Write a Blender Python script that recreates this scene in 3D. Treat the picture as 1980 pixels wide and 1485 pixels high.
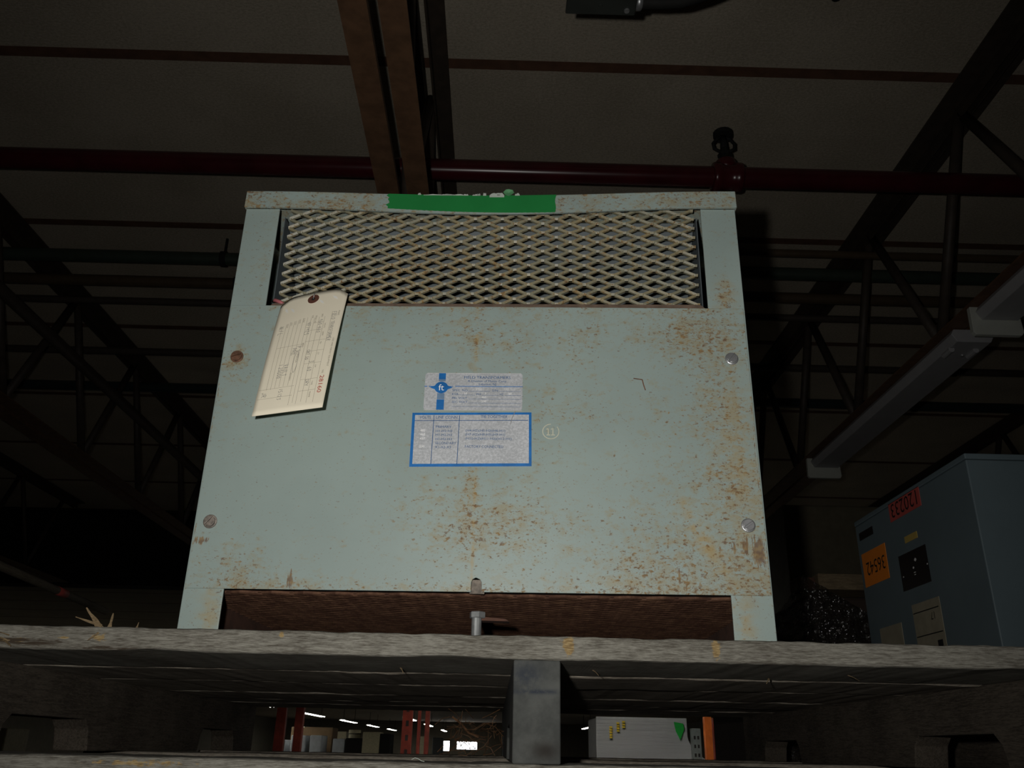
import bpy, math, random
from mathutils import Vector, Matrix, noise as mnoise
R = math.radians
random.seed(7)
S = bpy.context.scene
COL = S.collection
for o in list(bpy.data.objects):
    bpy.data.objects.remove(o, do_unlink=True)

# ------------------------------------------------------------------ camera, world, flash, exposure
Z0 = 1.75                                   # camera height above the floor; all z below are relative to it
F, PITCH, ROLL, YAW = 1663.77, .4024, .0203, .0114
fw = Vector((math.sin(YAW)*math.cos(PITCH), math.cos(YAW)*math.cos(PITCH), math.sin(PITCH)))
rt = Vector((math.cos(YAW), -math.sin(YAW), 0)); up = rt.cross(fw)
r2 = rt*math.cos(ROLL) + up*math.sin(ROLL); u2 = up*math.cos(ROLL) - rt*math.sin(ROLL)
cd = bpy.data.cameras.new('camera'); cam = bpy.data.objects.new('camera', cd); COL.objects.link(cam)
cd.sensor_width = 36; cd.lens = F/1980*36; cd.clip_start = .02; cd.clip_end = 300
cam.matrix_world = Matrix(((r2.x, u2.x, -fw.x, 0), (r2.y, u2.y, -fw.y, 0), (r2.z, u2.z, -fw.z, Z0), (0, 0, 0, 1)))
S.camera = cam
S.view_settings.view_transform = 'Standard'; S.view_settings.look = 'None'
S.view_settings.exposure = 0; S.view_settings.gamma = 1; S.view_settings.use_curve_mapping = False
W = bpy.data.worlds.new('world'); S.world = W; W.use_nodes = True
W.node_tree.nodes['Background'].inputs[0].default_value = (.6, .7, 1, 1)
W.node_tree.nodes['Background'].inputs[1].default_value = .002
fl = bpy.data.lights.new('camera_flash', 'SPOT'); flash = bpy.data.objects.new('camera_flash', fl); COL.objects.link(flash)
fl.energy = 23.5; fl.color = (1, .97, .92); fl.shadow_soft_size = .009; fl.spot_size = R(110); fl.spot_blend = 1
flash.matrix_world = cam.matrix_world.copy()
flash.location = Vector((0, 0, Z0)) + r2*-.052 + u2*.037 + fw*.02
LAMP = 13.0                                  # emission of the far fluorescent tubes

# ------------------------------------------------------------------ node helpers
class NT:
    def __init__(s, name, rough=.5, spec=.5, metal=0):
        s.m = bpy.data.materials.new(name); s.m.use_nodes = True
        s.t = s.m.node_tree; s.b = s.t.nodes['Principled BSDF']
        s.b.inputs['Roughness'].default_value = rough; s.b.inputs['Metallic'].default_value = metal
        s.b.inputs['Specular IOR Level'].default_value = spec
        s._c = None
    def n(s, ty): return s.t.nodes.new(ty)
    def put(s, sock, v):
        if isinstance(v, (int, float)): sock.default_value = v
        elif isinstance(v, (tuple, list)): sock.default_value = tuple(v) + ((1,) if len(v) == 3 and sock.type == 'RGBA' else ())
        else: s.t.links.new(v, sock)
    def co(s):
        if not s._c: s._c = s.n('ShaderNodeTexCoord').outputs['Object']
        return s._c
    def scaled(s, sc, rot=(0, 0, 0)):
        m = s.n('ShaderNodeMapping'); s.put(m.inputs['Vector'], s.co()); m.inputs['Scale'].default_value = sc
        m.inputs['Rotation'].default_value = rot; return m.outputs[0]
    def noise(s, scale, detail=3, rough=.5, vec=None, dist=0):
        k = s.n('ShaderNodeTexNoise'); s.put(k.inputs['Vector'], vec or s.co()); k.inputs['Scale'].default_value = scale
        k.inputs['Detail'].default_value = detail; k.inputs['Roughness'].default_value = rough; k.inputs['Distortion'].default_value = dist
        return k.outputs['Fac']
    def vor(s, scale, vec=None):
        k = s.n('ShaderNodeTexVoronoi'); s.put(k.inputs['Vector'], vec or s.co()); k.inputs['Scale'].default_value = scale
        sp = s.n('ShaderNodeSeparateColor'); s.put(sp.inputs[0], k.outputs['Color'])
        return k.outputs['Distance'], sp.outputs[0]
    def ma(s, op, a, b=0, c=0, clamp=False):
        k = s.n('ShaderNodeMath'); k.operation = op; k.use_clamp = clamp
        s.put(k.inputs[0], a); s.put(k.inputs[1], b); s.put(k.inputs[2], c); return k.outputs[0]
    def sm(s, v, lo, hi, a=0, b=1):
        k = s.n('ShaderNodeMapRange'); k.interpolation_type = 'SMOOTHSTEP'
        for i, x in enumerate((v, lo, hi, a, b)): s.put(k.inputs[i], x)
        return k.outputs[0]
    def mix(s, f, a, b):
        k = s.n('ShaderNodeMix'); k.data_type = 'RGBA'
        s.put(k.inputs[0], f); s.put(k.inputs[6], a); s.put(k.inputs[7], b); return k.outputs[2]
    def xyz(s):
        k = s.n('ShaderNodeSeparateXYZ'); s.put(k.inputs[0], s.co()); return k.outputs
    def gauss(s, x, z, sx, sz, amp, ang=0):
        """soft elliptical patch around object-space point (x, z)"""
        X, _, Zc = s.xyz(); dx = s.ma('SUBTRACT', X, x); dz = s.ma('SUBTRACT', Zc, z)
        ca, sa = math.cos(ang), math.sin(ang)
        u = s.ma('MULTIPLY', s.ma('ADD', s.ma('MULTIPLY', dx, ca), s.ma('MULTIPLY', dz, sa)), 1/sx)
        v = s.ma('MULTIPLY', s.ma('SUBTRACT', s.ma('MULTIPLY', dz, ca), s.ma('MULTIPLY', dx, sa)), 1/sz)
        r = s.ma('ADD', s.ma('MULTIPLY', u, u), s.ma('MULTIPLY', v, v))
        return s.ma('MULTIPLY', s.ma('POWER', 2.718, s.ma('MULTIPLY', r, -1)), amp)
    def base(s, c): s.put(s.b.inputs['Base Color'], c)
    def rough(s, v): s.put(s.b.inputs['Roughness'], v)
    def bump(s, h, strength=.3, dist=.001):
        k = s.n('ShaderNodeBump'); k.inputs['Strength'].default_value = strength; k.inputs['Distance'].default_value = dist
        s.put(k.inputs['Height'], h); s.t.links.new(k.outputs[0], s.b.inputs['Normal'])

def plain(name, col, rough=.5, metal=0, var=.12, scale=20, spec=.5, bump=0):
    k = NT(name, rough, spec, metal)
    f = k.noise(scale, 5, .6)
    k.base(k.mix(k.sm(f, .3, .7), [c*(1-var) for c in col], [min(1, c*(1+var)) for c in col]))
    if bump: k.bump(k.noise(scale*8, 4, .6), bump, .001)
    return k.m

def emit(name, col, st):
    m = bpy.data.materials.new(name); m.use_nodes = True; b = m.node_tree.nodes['Principled BSDF']
    b.inputs['Base Color'].default_value = (.8, .8, .8, 1)
    b.inputs['Emission Color'].default_value = (*col, 1); b.inputs['Emission Strength'].default_value = st
    return m

PAINT = (.300, .372, .350)
def rusty(name, base=PAINT, dens=0.0, patches=(), halo=.35, med=1.0, fine=1.0, stains=(), washes=()):
    """painted steel with freckles of rust whose density follows broad patches"""
    k = NT(name, .42, .4)
    d = k.ma('ADD', k.ma('MULTIPLY', k.ma('SUBTRACT', k.noise(11, 4, .65), .5), 2.0), dens)
    for p in patches: d = k.ma('ADD', d, k.gauss(*p))
    d = k.ma('MINIMUM', d, 1.15)
    sq = k.scaled((1, 1, 1.6))
    n1 = k.noise(520, 2, .55, sq); n2 = k.noise(170, 5, .66, sq, .5); n3 = k.noise(60, 4, .6, sq, .3)
    m1 = k.sm(k.ma('ADD', n1, k.ma('MULTIPLY', d, .11*fine)), .70, .78)
    m2 = k.sm(k.ma('ADD', n2, k.ma('MULTIPLY', d, .125*med)), .665, .745)
    nz = k.n('ShaderNodeTexNoise'); k.put(nz.inputs['Vector'], k.co()); nz.inputs['Scale'].default_value = 260; nz.inputs['Detail'].default_value = 2
    va = k.n('ShaderNodeVectorMath'); va.operation = 'MULTIPLY_ADD'; k.put(va.inputs[0], nz.outputs['Color']); va.inputs[1].default_value = (.006, .006, .0035); k.put(va.inputs[2], sq)
    vd, vr = k.vor(270, va.outputs[0])
    rad = k.ma('MULTIPLY', k.ma('MAXIMUM', k.ma('SUBTRACT', k.ma('ADD', vr, k.ma('MULTIPLY', d, .34)), .90), 0), 1.2)
    m3 = k.sm(k.ma('SUBTRACT', k.ma('ADD', rad, k.ma('MULTIPLY', k.ma('SUBTRACT', n2, .5), 1.3)), vd), -.2, .10)
    m = k.ma('MAXIMUM', k.ma('MAXIMUM', k.ma('MULTIPLY', m1, .8), m2), k.ma('MULTIPLY', m3, .75))
    h = k.ma('MULTIPLY', k.sm(k.ma('ADD', k.ma('ADD', k.ma('MULTIPLY', n3, .6), k.ma('MULTIPLY', n2, .4)), k.ma('MULTIPLY', d, .15)), .53, .76), halo)
    tone = k.noise(150, 2)
    rust = k.mix(k.sm(tone, .35, .65), (.125, .050, .018), (.265, .155, .048))
    pv = k.noise(7, 4, .55)
    pc = k.mix(k.sm(pv, .3, .7), [c*.94 for c in base], [c*1.05 for c in base])
    c = k.mix(h, pc, (.31, .245, .120))
    for wsh in washes:
        c = k.mix(k.ma('MULTIPLY', k.gauss(*wsh), k.sm(n3, .3, .6)), c, (.40, .27, .085))
    if stains:
        nv = k.noise(1, 5, .7, k.scaled((420, 420, 60))); sg = None
        for st in stains:
            q = k.gauss(*st); sg = q if sg is None else k.ma('MAXIMUM', sg, q)
        ms = k.sm(k.ma('ADD', sg, k.ma('MULTIPLY', k.ma('SUBTRACT', nv, .5), 2.6)), .50, .66)
        m = k.ma('MAXIMUM', m, k.ma('MULTIPLY', ms, k.sm(sg, .05, .3)))
    k.base(k.mix(k.ma('MULTIPLY', m, .78), c, rust))
    k.rough(k.mix(m, (.42,)*3, (.85,)*3))
    k.bump(k.ma('ADD', k.noise(40, 2), k.ma('MULTIPLY', m, .5)), .12, .0006)
    return k.m

def wood(name, dark, light, chips=(), sx=3, axis=0, rough=.85, contrast=1.0, darks=(), bd=.0015):
    k = NT(name, rough, .25)
    st = [380, 380, 380]; st[axis] = sx*4.2
    st2 = [1200, 1200, 1200]; st2[axis] = 110
    rt_ = (0, R(3.0), 0) if axis == 0 else (0, 0, 0)
    g1 = k.noise(1, 6, .7, k.scaled(tuple(st), rt_), .5); g2 = k.noise(1, 4, .65, k.scaled(tuple(st2), rt_))
    g = k.ma('ADD', k.ma('MULTIPLY', g1, .5), k.ma('MULTIPLY', g2, .5))
    pat = k.noise(11, 4, .6)
    f = k.sm(k.ma('ADD', g, k.ma('MULTIPLY', k.ma('SUBTRACT', pat, .5), .3)), .5-.13/contrast, .5+.13/contrast)
    c = k.mix(f, dark, light)
    if chips:
        tot = None
        for p in chips:
            q = k.gauss(*p); tot = q if tot is None else k.ma('ADD', tot, q)
        nb = k.noise(230, 4, .7, k.scaled((.6, 1, 1)))
        mk = k.sm(k.ma('ADD', tot, k.ma('MULTIPLY', k.ma('SUBTRACT', nb, .5), 1.8)), .45, .7)
        c = k.mix(mk, c, k.mix(k.sm(g2, .4, .6), (.20, .135, .060), (.40, .295, .145)))
    for p in darks: c = k.mix(k.sm(k.ma('ADD', k.gauss(*p), k.ma('MULTIPLY', k.ma('SUBTRACT', g1, .5), 2.4)), .4, .75), c, (.055, .041, .028))
    k.base(c); k.bump(g, .8, bd)
    return k.m

# ------------------------------------------------------------------ mesh helpers
class MB:
    def __init__(s): s.v = []; s.f = []
    def add(s, vs, fs):
        o = len(s.v); s.v += [tuple(x) for x in vs]; s.f += [tuple(i+o for i in f) for f in fs]; return s
    def box(s, x0, x1, y0, y1, z0, z1):
        return s.add([(x0, y0, z0), (x1, y0, z0), (x1, y1, z0), (x0, y1, z0), (x0, y0, z1), (x1, y0, z1), (x1, y1, z1), (x0, y1, z1)],
                     [(3, 2, 1, 0), (4, 5, 6, 7), (0, 1, 5, 4), (1, 2, 6, 5), (2, 3, 7, 6), (3, 0, 4, 7)])
    def prism(s, poly, d0, d1, axis):
        """poly in the two other axes (in x,y,z order), extruded d0..d1 along axis"""
        def P(p, d): q = list(p); q.insert(axis, d); return q
        n = len(poly); vs = [P(p, d0) for p in poly] + [P(p, d1) for p in poly]
        fs = [tuple(range(n)), tuple(reversed(range(n, 2*n)))] + [(i, i+n, (i+1) % n+n, (i+1) % n) for i in range(n)]
        return s.add(vs, fs)
    def tube(s, path, r, n=10, cap=True):
        path = [Vector(p) for p in path]; rings = []; L = len(path)
        rr = r if isinstance(r, (list, tuple)) else [r]*L
        t0 = (path[1]-path[0]).normalized(); a = t0.orthogonal().normalized()
        for i, p in enumerate(path):
            t = (path[min(i+1, L-1)]-path[max(i-1, 0)]).normalized()
            a = (a - t*a.dot(t)).normalized(); b = t.cross(a)
            rings.append([p + (a*math.cos(2*math.pi*k/n) + b*math.sin(2*math.pi*k/n))*rr[i] for k in range(n)])
        vs = [q for ring in rings for q in ring]
        fs = [(i*n+k, i*n+(k+1) % n, (i+1)*n+(k+1) % n, (i+1)*n+k) for i in range(L-1) for k in range(n)]
        if cap: fs += [tuple(reversed(range(n))), tuple(range((L-1)*n, L*n))]
        return s.add(vs, fs)
    def lathe(s, prof, c, axis, n=24):
        """prof: (radius, along) pairs about axis (unit vector) through c"""
        ax = Vector(axis).normalized(); a = ax.orthogonal().normalized(); b = ax.cross(a); c = Vector(c)
        vs = [c + ax*h + (a*math.cos(2*math.pi*k/n) + b*math.sin(2*math.pi*k/n))*max(r, 1e-5) for r, h in prof for k in range(n)]
        L = len(prof)
        fs = [(i*n+k, i*n+(k+1) % n, (i+1)*n+(k+1) % n, (i+1)*n+k) for i in range(L-1) for k in range(n)]
        fs += [tuple(reversed(range(n))), tuple(range((L-1)*n, L*n))]
        return s.add(vs, fs)
    def bar(s, p, q, w, h, side=(1, 0, 0)):
        p, q = Vector(p), Vector(q); t = (q-p).normalized(); a = Vector(side); a = (a-t*a.dot(t)).normalized(); b = t.cross(a)
        vs = [c + a*i*w/2 + b*j*h/2 for c in (p, q) for i, j in ((-1, -1), (1, -1), (1, 1), (-1, 1))]
        return s.add(vs, [(3, 2, 1, 0), (4, 5, 6, 7), (0, 1, 5, 4), (1, 2, 6, 5), (2, 3, 7, 6), (3, 0, 4, 7)])
    def grid(s, nu, nv, fn):
        vs = [fn(i/nu, j/nv) for j in range(nv+1) for i in range(nu+1)]
        return s.add(vs, [(j*(nu+1)+i, j*(nu+1)+i+1, (j+1)*(nu+1)+i+1, (j+1)*(nu+1)+i) for j in range(nv) for i in range(nu)])
    def build(s, name, mat, parent=None, bevel=0, smooth=False, org=(0, 0, 0), solid=0, label=None):
        me = bpy.data.meshes.new(name)
        me.from_pydata([(x-org[0], y-org[1], z-org[2]) for x, y, z in s.v], [], s.f); me.update()
        import bmesh
        bm = bmesh.new(); bm.from_mesh(me); bmesh.ops.recalc_face_normals(bm, faces=bm.faces); bm.to_mesh(me); bm.free()
        me.materials.append(mat)
        if smooth: me.polygons.foreach_set('use_smooth', [True]*len(me.polygons))
        o = bpy.data.objects.new(name, me); COL.objects.link(o)
        if parent: o.parent = parent
        if solid:
            m = o.modifiers.new('solid', 'SOLIDIFY'); m.thickness = solid; m.offset = 0
        if bevel:
            m = o.modifiers.new('bevel', 'BEVEL'); m.width = bevel; m.segments = 2; m.limit_method = 'ANGLE'
        if label: o['label'] = label
        return o

def thing(name, loc, label, cat, group=None, rz=0):
    o = bpy.data.objects.new(name, None); COL.objects.link(o); o.empty_display_size = .05
    o.location = (loc[0], loc[1], loc[2]+Z0); o.rotation_euler = (0, 0, rz)
    o['label'] = label; o['category'] = cat
    if group: o['group'] = group
    return o
def tag(o, label, cat, group=None):
    o['label'] = label; o['category'] = cat
    if group: o['group'] = group
    return o
def lift(o): o.location.z += Z0; return o
def struct(o): o['kind'] = 'structure'; return o
def dup(root, off, label):
    r = root.copy(); COL.objects.link(r); r.location = Vector(root.location) + Vector(off); r['label'] = label
    for ch in list(root.children):
        c = ch.copy(); COL.objects.link(c); c.parent = r
        for g in list(ch.children):
            d = g.copy(); COL.objects.link(d); d.parent = c
    return r

# flat print: text outlines as 2-D meshes
def text_geo(txt, h, x=0, y=0, w=None, align='L', squash=None):
    """verts2d, faces for txt with cap height h, starting at (x, y); w forces the width"""
    cu = bpy.data.curves.new('t', 'FONT'); cu.body = txt; cu.size = 1; cu.resolution_u = 2
    ob = bpy.data.objects.new('t', cu); COL.objects.link(ob)
    dg = bpy.context.evaluated_depsgraph_get(); me = bpy.data.meshes.new_from_object(ob.evaluated_get(dg))
    vs = [(v.co.x, v.co.y) for v in me.vertices]; fs = [tuple(p.vertices) for p in me.polygons]
    bpy.data.objects.remove(ob); bpy.data.curves.remove(cu); bpy.data.meshes.remove(me)
    if not vs: return [], []
    mx = min(v[0] for v in vs); Mx = max(v[0] for v in vs)
    k = h/.69; kx = (w/(Mx-mx)) if w else k
    if squash: kx = k*squash
    W_ = (Mx-mx)*kx; ox = x - (W_/2 if align == 'C' else W_ if align == 'R' else 0)
    return [((a-mx)*kx+ox, b*k+y) for a, b in vs], fs
def rects(lst):
    vs, fs = [], []
    for x0, y0, x1, y1 in lst:
        o = len(vs); vs += [(x0, y0), (x1, y0), (x1, y1), (x0, y1)]; fs.append((o, o+1, o+2, o+3))
    return vs, fs
def strokes(polys, w):
    vs, fs = [], []
    def cut(p):
        for a, b in zip(p, p[1:]):
            n = max(1, int(math.hypot(b[0]-a[0], b[1]-a[1])/.004))
            for i in range(n):
                yield (a[0]+(b[0]-a[0])*i/n, a[1]+(b[1]-a[1])*i/n), (a[0]+(b[0]-a[0])*(i+1)/n, a[1]+(b[1]-a[1])*(i+1)/n)
    for p in polys:
        for (a, b) in cut(p):
            d = Vector((b[0]-a[0], b[1]-a[1]));
            if d.length < 1e-7: continue
            e = d.normalized()*w*.15; n = Vector((-d.y, d.x)).normalized()*w/2; o = len(vs)
            vs += [(a[0]-e.x+n.x, a[1]-e.y+n.y), (a[0]-e.x-n.x, a[1]-e.y-n.y), (b[0]+e.x-n.x, b[1]+e.y-n.y), (b[0]+e.x+n.x, b[1]+e.y+n.y)]
            fs.append((o, o+1, o+2, o+3))
    return vs, fs
HAND = {'F': [[(0, 0), (0, 1)], [(0, 1), (.6, 1)], [(0, .5), (.5, .55)]], 'I': [[(.2, 0), (.2, 1)], [(0, 0), (.4, 0)], [(0, 1), (.4, 1)]],
 'E': [[(.6, 0), (0, 0), (0, 1), (.6, 1)], [(0, .5), (.45, .5)]], 'L': [[(0, 1), (0, 0), (.55, .05)]], 'D': [[(0, 0), (0, 1), (.45, .85), (.6, .45), (.4, .1), (0, 0)]],
 'T': [[(0, 1), (.6, 1)], [(.3, 1), (.3, 0)]], 'R': [[(0, 0), (0, 1), (.5, .9), (.5, .6), (0, .5), (.6, 0)]], 'A': [[(0, 0), (.3, 1), (.6, 0)], [(.1, .4), (.5, .4)]],
 'N': [[(0, 0), (0, 1), (.55, 0), (.55, 1)]], 'S': [[(.6, .9), (.2, 1), (.05, .75), (.5, .4), (.5, .1), (0, .05)]], 'O': [[(.3, 0), (0, .35), (.1, .85), (.4, 1), (.6, .6), (.5, .1), (.3, 0)]],
 'M': [[(0, 0), (.05, 1), (.35, .3), (.6, 1), (.7, 0)]], 'P': [[(0, 0), (0, 1), (.5, .9), (.5, .55), (0, .5)]], 'H': [[(0, 0), (0, 1)], [(.55, 0), (.55, 1)], [(0, .5), (.55, .5)]],
 'C': [[(.6, .85), (.3, 1), (0, .6), (.1, .1), (.6, .1)]], 'V': [[(0, 1), (.3, 0), (.6, 1)]], 'U': [[(0, 1), (.05, .1), (.45, .05), (.55, 1)]], 'K': [[(0, 0), (0, 1)], [(.55, 1), (0, .45), (.6, 0)]],
 'Y': [[(0, 1), (.3, .5), (.6, 1)], [(.3, .5), (.25, 0)]], 'J': [[(.5, 1), (.45, .1), (.1, 0), (0, .25)]], 'G': [[(.6, .85), (.3, 1), (0, .6), (.1, .05), (.55, .1), (.6, .45), (.35, .45)]],
 '0': [[(.3, 0), (0, .4), (.15, .95), (.45, .9), (.55, .4), (.3, 0)]], '1': [[(.2, 0), (.25, 1)]], '2': [[(0, .8), (.3, 1), (.55, .75), (0, .05), (.6, 0)]], '3': [[(0, .95), (.5, .95), (.2, .55), (.55, .3), (.3, 0), (0, .1)]],
 '4': [[(.1, 1), (0, .45), (.6, .45)], [(.45, 1), (.4, 0)]], '5': [[(.55, 1), (.1, 1), (.05, .55), (.5, .5), (.45, .05), (0, .05)]], '6': [[(.5, 1), (.05, .5), (.1, .05), (.5, .1), (.45, .45), (.05, .4)]],
 '9': [[(.5, .8), (.15, .95), (.05, .6), (.5, .6), (.55, .9), (.45, 0)]], '-': [[(.1, .5), (.5, .5)]], '/': [[(0, 0), (.5, 1)]], '.': [[(.1, 0), (.15, .05)]], ' ': []}
def hand(txt, x, y, h, sp=.85, jit=.08):
    out = []; rnd = random.Random(len(txt)*7+int(x*1e4))
    for ch in txt:
        for p in HAND.get(ch, []):
            out.append([(x+(a*.85+rnd.uniform(-jit, jit)*.6)*h*.9, y+(b+rnd.uniform(-jit, jit))*h) for a, b in p])
        x += h*sp*(.55 if ch in 'I1.- ' else .8)
    return out
def geo2(mb, geo, fn):
    vs, fs = geo
    if vs: mb.add([fn(a, b) for a, b in vs], fs)
    return mb

# ------------------------------------------------------------------ materials
M_plank = NT('ceiling_fibre', .95, .1)
_n = M_plank.noise(95, 6, .8, M_plank.scaled((1, 1.6, 1))); _p = M_plank.noise(2.2, 4, .6)
M_plank.base(M_plank.mix(M_plank.sm(M_plank.ma('ADD', _n, M_plank.ma('MULTIPLY', M_plank.ma('SUBTRACT', _p, .5), .35)), .3, .7), (.37, .325, .25), (.60, .535, .43)))
M_plank.bump(_n, .6, .004); M_plank = M_plank.m
M_tee = plain('primer_brown_tee', (.125, .062, .036), .7, var=.2)
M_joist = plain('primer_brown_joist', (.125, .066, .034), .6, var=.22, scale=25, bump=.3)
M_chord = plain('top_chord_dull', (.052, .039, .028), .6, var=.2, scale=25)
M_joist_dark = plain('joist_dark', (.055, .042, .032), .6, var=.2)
M_redpipe = plain('sprinkler_red', (.062, .0075, .011), .25, var=.2, scale=9)
M_pipe_brown = plain('old_pipe_brown', (.085, .058, .032), .45)
M_pipe_green = plain('old_pipe_green', (.038, .055, .040), .45)
M_pipe_dark = plain('old_pipe_dark', (.060, .047, .037), .5)
M_pipe_teal = plain('old_pipe_teal', (.022, .034, .034), .35)
M_black = plain('black_iron', (.018, .018, .017), .7, spec=.15)
M_jbox = plain('junction_grey', (.032, .036, .032), .45)
M_metal = plain('zinc_screw', (.42, .43, .44), .38, .7, var=.15, scale=90)
M_rustmetal = plain('rusty_screw', (.15, .075, .045), .7, .2, var=.4, scale=120, bump=.4)
M_rustmesh = NT('rust_brown', .8, .2)
_n = M_rustmesh.noise(60, 5, .7); M_rustmesh.base(M_rustmesh.mix(M_rustmesh.sm(_n, .35, .7), (.072, .034, .022), (.150, .078, .046))); M_rustmesh.bump(M_rustmesh.noise(400, 3), .4, .0006); M_rustmesh = M_rustmesh.m
M_rustdark = plain('rust_dark', (.075, .033, .020), .85, var=.3, scale=40)
M_dark = plain('dark_inside', (.012, .010, .009), .8)
# transformer paint
M_panel = rusty('paint_panel', halo=.6, dens=.09, stains=[(.2885, .088, .0085, .019, 1.05), (.2755, .094, .0045, .014, .85), (.2645, .092, .004, .010, .6), (-.2885, .0935, .012, .0055, .8), (-.1895, .053, .0045, .011, .8), (.206, .064, .003, .009, .7), (.213, .052, .0014, .018, .7, -.12), (.2945, .21, .0016, .15, .5), (-.2955, .25, .0014, .13, .5), (-.2955, .09, .0014, .03, .6)], washes=[(.238, .092, .008, .040, .55, .5), (.222, .12, .004, .03, .4, .35), (-.004, .10, .0016, .09, .45), (-.008, .33, .0022, .04, .5), (.275, .18, .02, .10, .3)], patches=[(.20, .10, .11, .07, .70), (.265, .21, .04, .13, .75), (.255, .03, .06, .04, .6), (.0, .12, .07, .045, .95),
    (.24, .335, .06, .035, .75), (.02, .335, .20, .032, .50), (.10, .27, .07, .05, .25), (-.01, .20, .008, .14, .55), (-.25, .07, .05, .03, .45), (-.2805, .297, .016, .020, 1.25),
     
    (-.15, .05, .15, .010, .35), (-.22, .15, .12, .06, -.5), (-.14, .30, .09, .05, -.25), (.0, .368, .3, .006, .5), (.0, .046, .3, .006, .55), (.13, .06, .05, .02, .3), (.13, .27, .05, .05, -.1)])
M_post = rusty('paint_post', dens=.02, washes=[(-.268, .018, .011, .03, .45), (.270, .018, .010, .03, .4), (.278, .385, .012, .02, .4)], patches=[(-.265, .06, .012, .4, .35), (.278, .39, .012, .03, 1.3), (-.266, .43, .006, .10, .5), (.262, .02, .02, .05, .5)])
M_cap = rusty('paint_cap', dens=.55, patches=[(-.2, .508, .06, .012, .9), (-.29, .51, .012, .02, 1.1), (.25, .512, .06, .02, .35), (-.15, .51, .006, .02, .7), (.0, .528, .3, .003, .5)], halo=.6)
M_side = rusty('paint_side', dens=.1)
M_vent = rusty('paint_vent', base=(.205, .200, .138), dens=.60, patches=[(.0, .44, .18, .1, .35)], halo=.7)
M_baffle = plain('baffle_grey', (.085, .103, .110), .55, var=.15, scale=12)
M_tape = plain('green_tape', (.018, .205, .050), .38, var=.05)
M_flake = plain('torn_white', (.45, .50, .45), .8)
M_foil = NT('foil_plate', .45, .5, .12)
_n = M_foil.noise(420, 4, .7); _q = M_foil.noise(25, 4, .6)
M_foil.base(M_foil.mix(M_foil.sm(M_foil.ma('ADD', _n, M_foil.ma('MULTIPLY', M_foil.ma('SUBTRACT', _q, .5), .5)), .35, .7), (.42, .44, .46), (.58, .60, .63)))
M_foil.bump(_n, .5, .0006); M_foil = M_foil.m
M_foil_edge = plain('foil_edge', (.75, .76, .74), .3, .4)
M_blue = plain('print_blue', (.010, .15, .46), .45, var=.2, scale=60)
M_blue_pale = plain('print_blue_pale', (.16, .26, .40), .45, var=.15, scale=60)
M_ink = plain('print_ink_blue', (.012, .085, .24), .5)
M_emboss = plain('embossed_type', (.92, .92, .90), .4)  # near-white paints highlights onto the stamped figures; also emblem letters and scraps
M_stamp = plain('stamp_cream', (.62, .60, .46), .6)
M_tagcard = NT('manila_card', .75, .2)
_n = M_tagcard.noise(40, 4, .6); M_tagcard.base(M_tagcard.mix(_n, (.79, .73, .575), (.87, .805, .645))); M_tagcard = M_tagcard.m
M_tagline = plain('tag_line', (.20, .185, .15), .7)
M_pencil = plain('pencil', (.24, .235, .225), .6)
M_tagred = plain('tag_red', (.42, .035, .022), .7)
M_smear = plain('tag_smear', (.85, .84, .78), .6)
M_eyelet = plain('eyelet_brown', (.115, .042, .026), .7)
M_pink = plain('pink_wire', (.42, .13, .14), .45)
# wood
_L = lambda q: [(p[0]-.015, p[1]+.033) + tuple(p[2:]) for p in q]      # scene to pallet axes
M_deckfront = wood('weathered_deck', (.070, .060, .046), (.310, .300, .258), sx=9, bd=.002, contrast=.68,
    chips=_L([(.068, .092, .0065, .011, 1.1), (.207, .092, .0045, .011, 1.1), (-.202, .096, .003, .004, .9), (-.372, .090, .010, .005, .8), (-.445, .086, .010, .003, .7), (-.405, .089, .008, .0015, .8), (-.31, -.0165, .06, .0035, .75)]),
    darks=_L([(-.44, .0845, .05, .0055, .8), (-.36, .0805, .08, .004, .6), (-.20, .081, .05, .003, .5)]))
M_deck = wood('old_deck', (.12, .10, .078), (.34, .305, .25), sx=6, bd=.0025)
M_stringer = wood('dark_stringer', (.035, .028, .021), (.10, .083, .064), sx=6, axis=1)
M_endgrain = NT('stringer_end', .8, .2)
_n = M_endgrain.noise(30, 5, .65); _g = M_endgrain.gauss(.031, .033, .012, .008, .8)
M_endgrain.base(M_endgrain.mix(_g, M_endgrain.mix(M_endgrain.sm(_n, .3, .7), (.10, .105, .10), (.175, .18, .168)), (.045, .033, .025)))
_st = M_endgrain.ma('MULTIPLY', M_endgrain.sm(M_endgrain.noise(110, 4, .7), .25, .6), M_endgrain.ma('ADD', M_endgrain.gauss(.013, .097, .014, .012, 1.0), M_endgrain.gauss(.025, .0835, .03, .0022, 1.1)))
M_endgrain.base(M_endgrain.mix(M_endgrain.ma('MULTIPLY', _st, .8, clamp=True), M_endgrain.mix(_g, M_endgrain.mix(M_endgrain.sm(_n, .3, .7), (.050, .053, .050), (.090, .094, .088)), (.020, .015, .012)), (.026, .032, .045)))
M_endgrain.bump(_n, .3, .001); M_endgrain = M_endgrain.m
M_splinter = wood('raw_splinter', (.12, .085, .045), (.25, .18, .10), sx=30)
M_straw = plain('dry_straw', (.20, .10, .045), .7, var=.4, scale=90)
M_beam_orange = plain('rack_orange', (.50, .115, .018), .5)
M_rack_red = plain('rack_red', (.20, .028, .016), .5, var=.2)
M_rack_grey = plain('rack_grey', (.17, .19, .19), .5)
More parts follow.
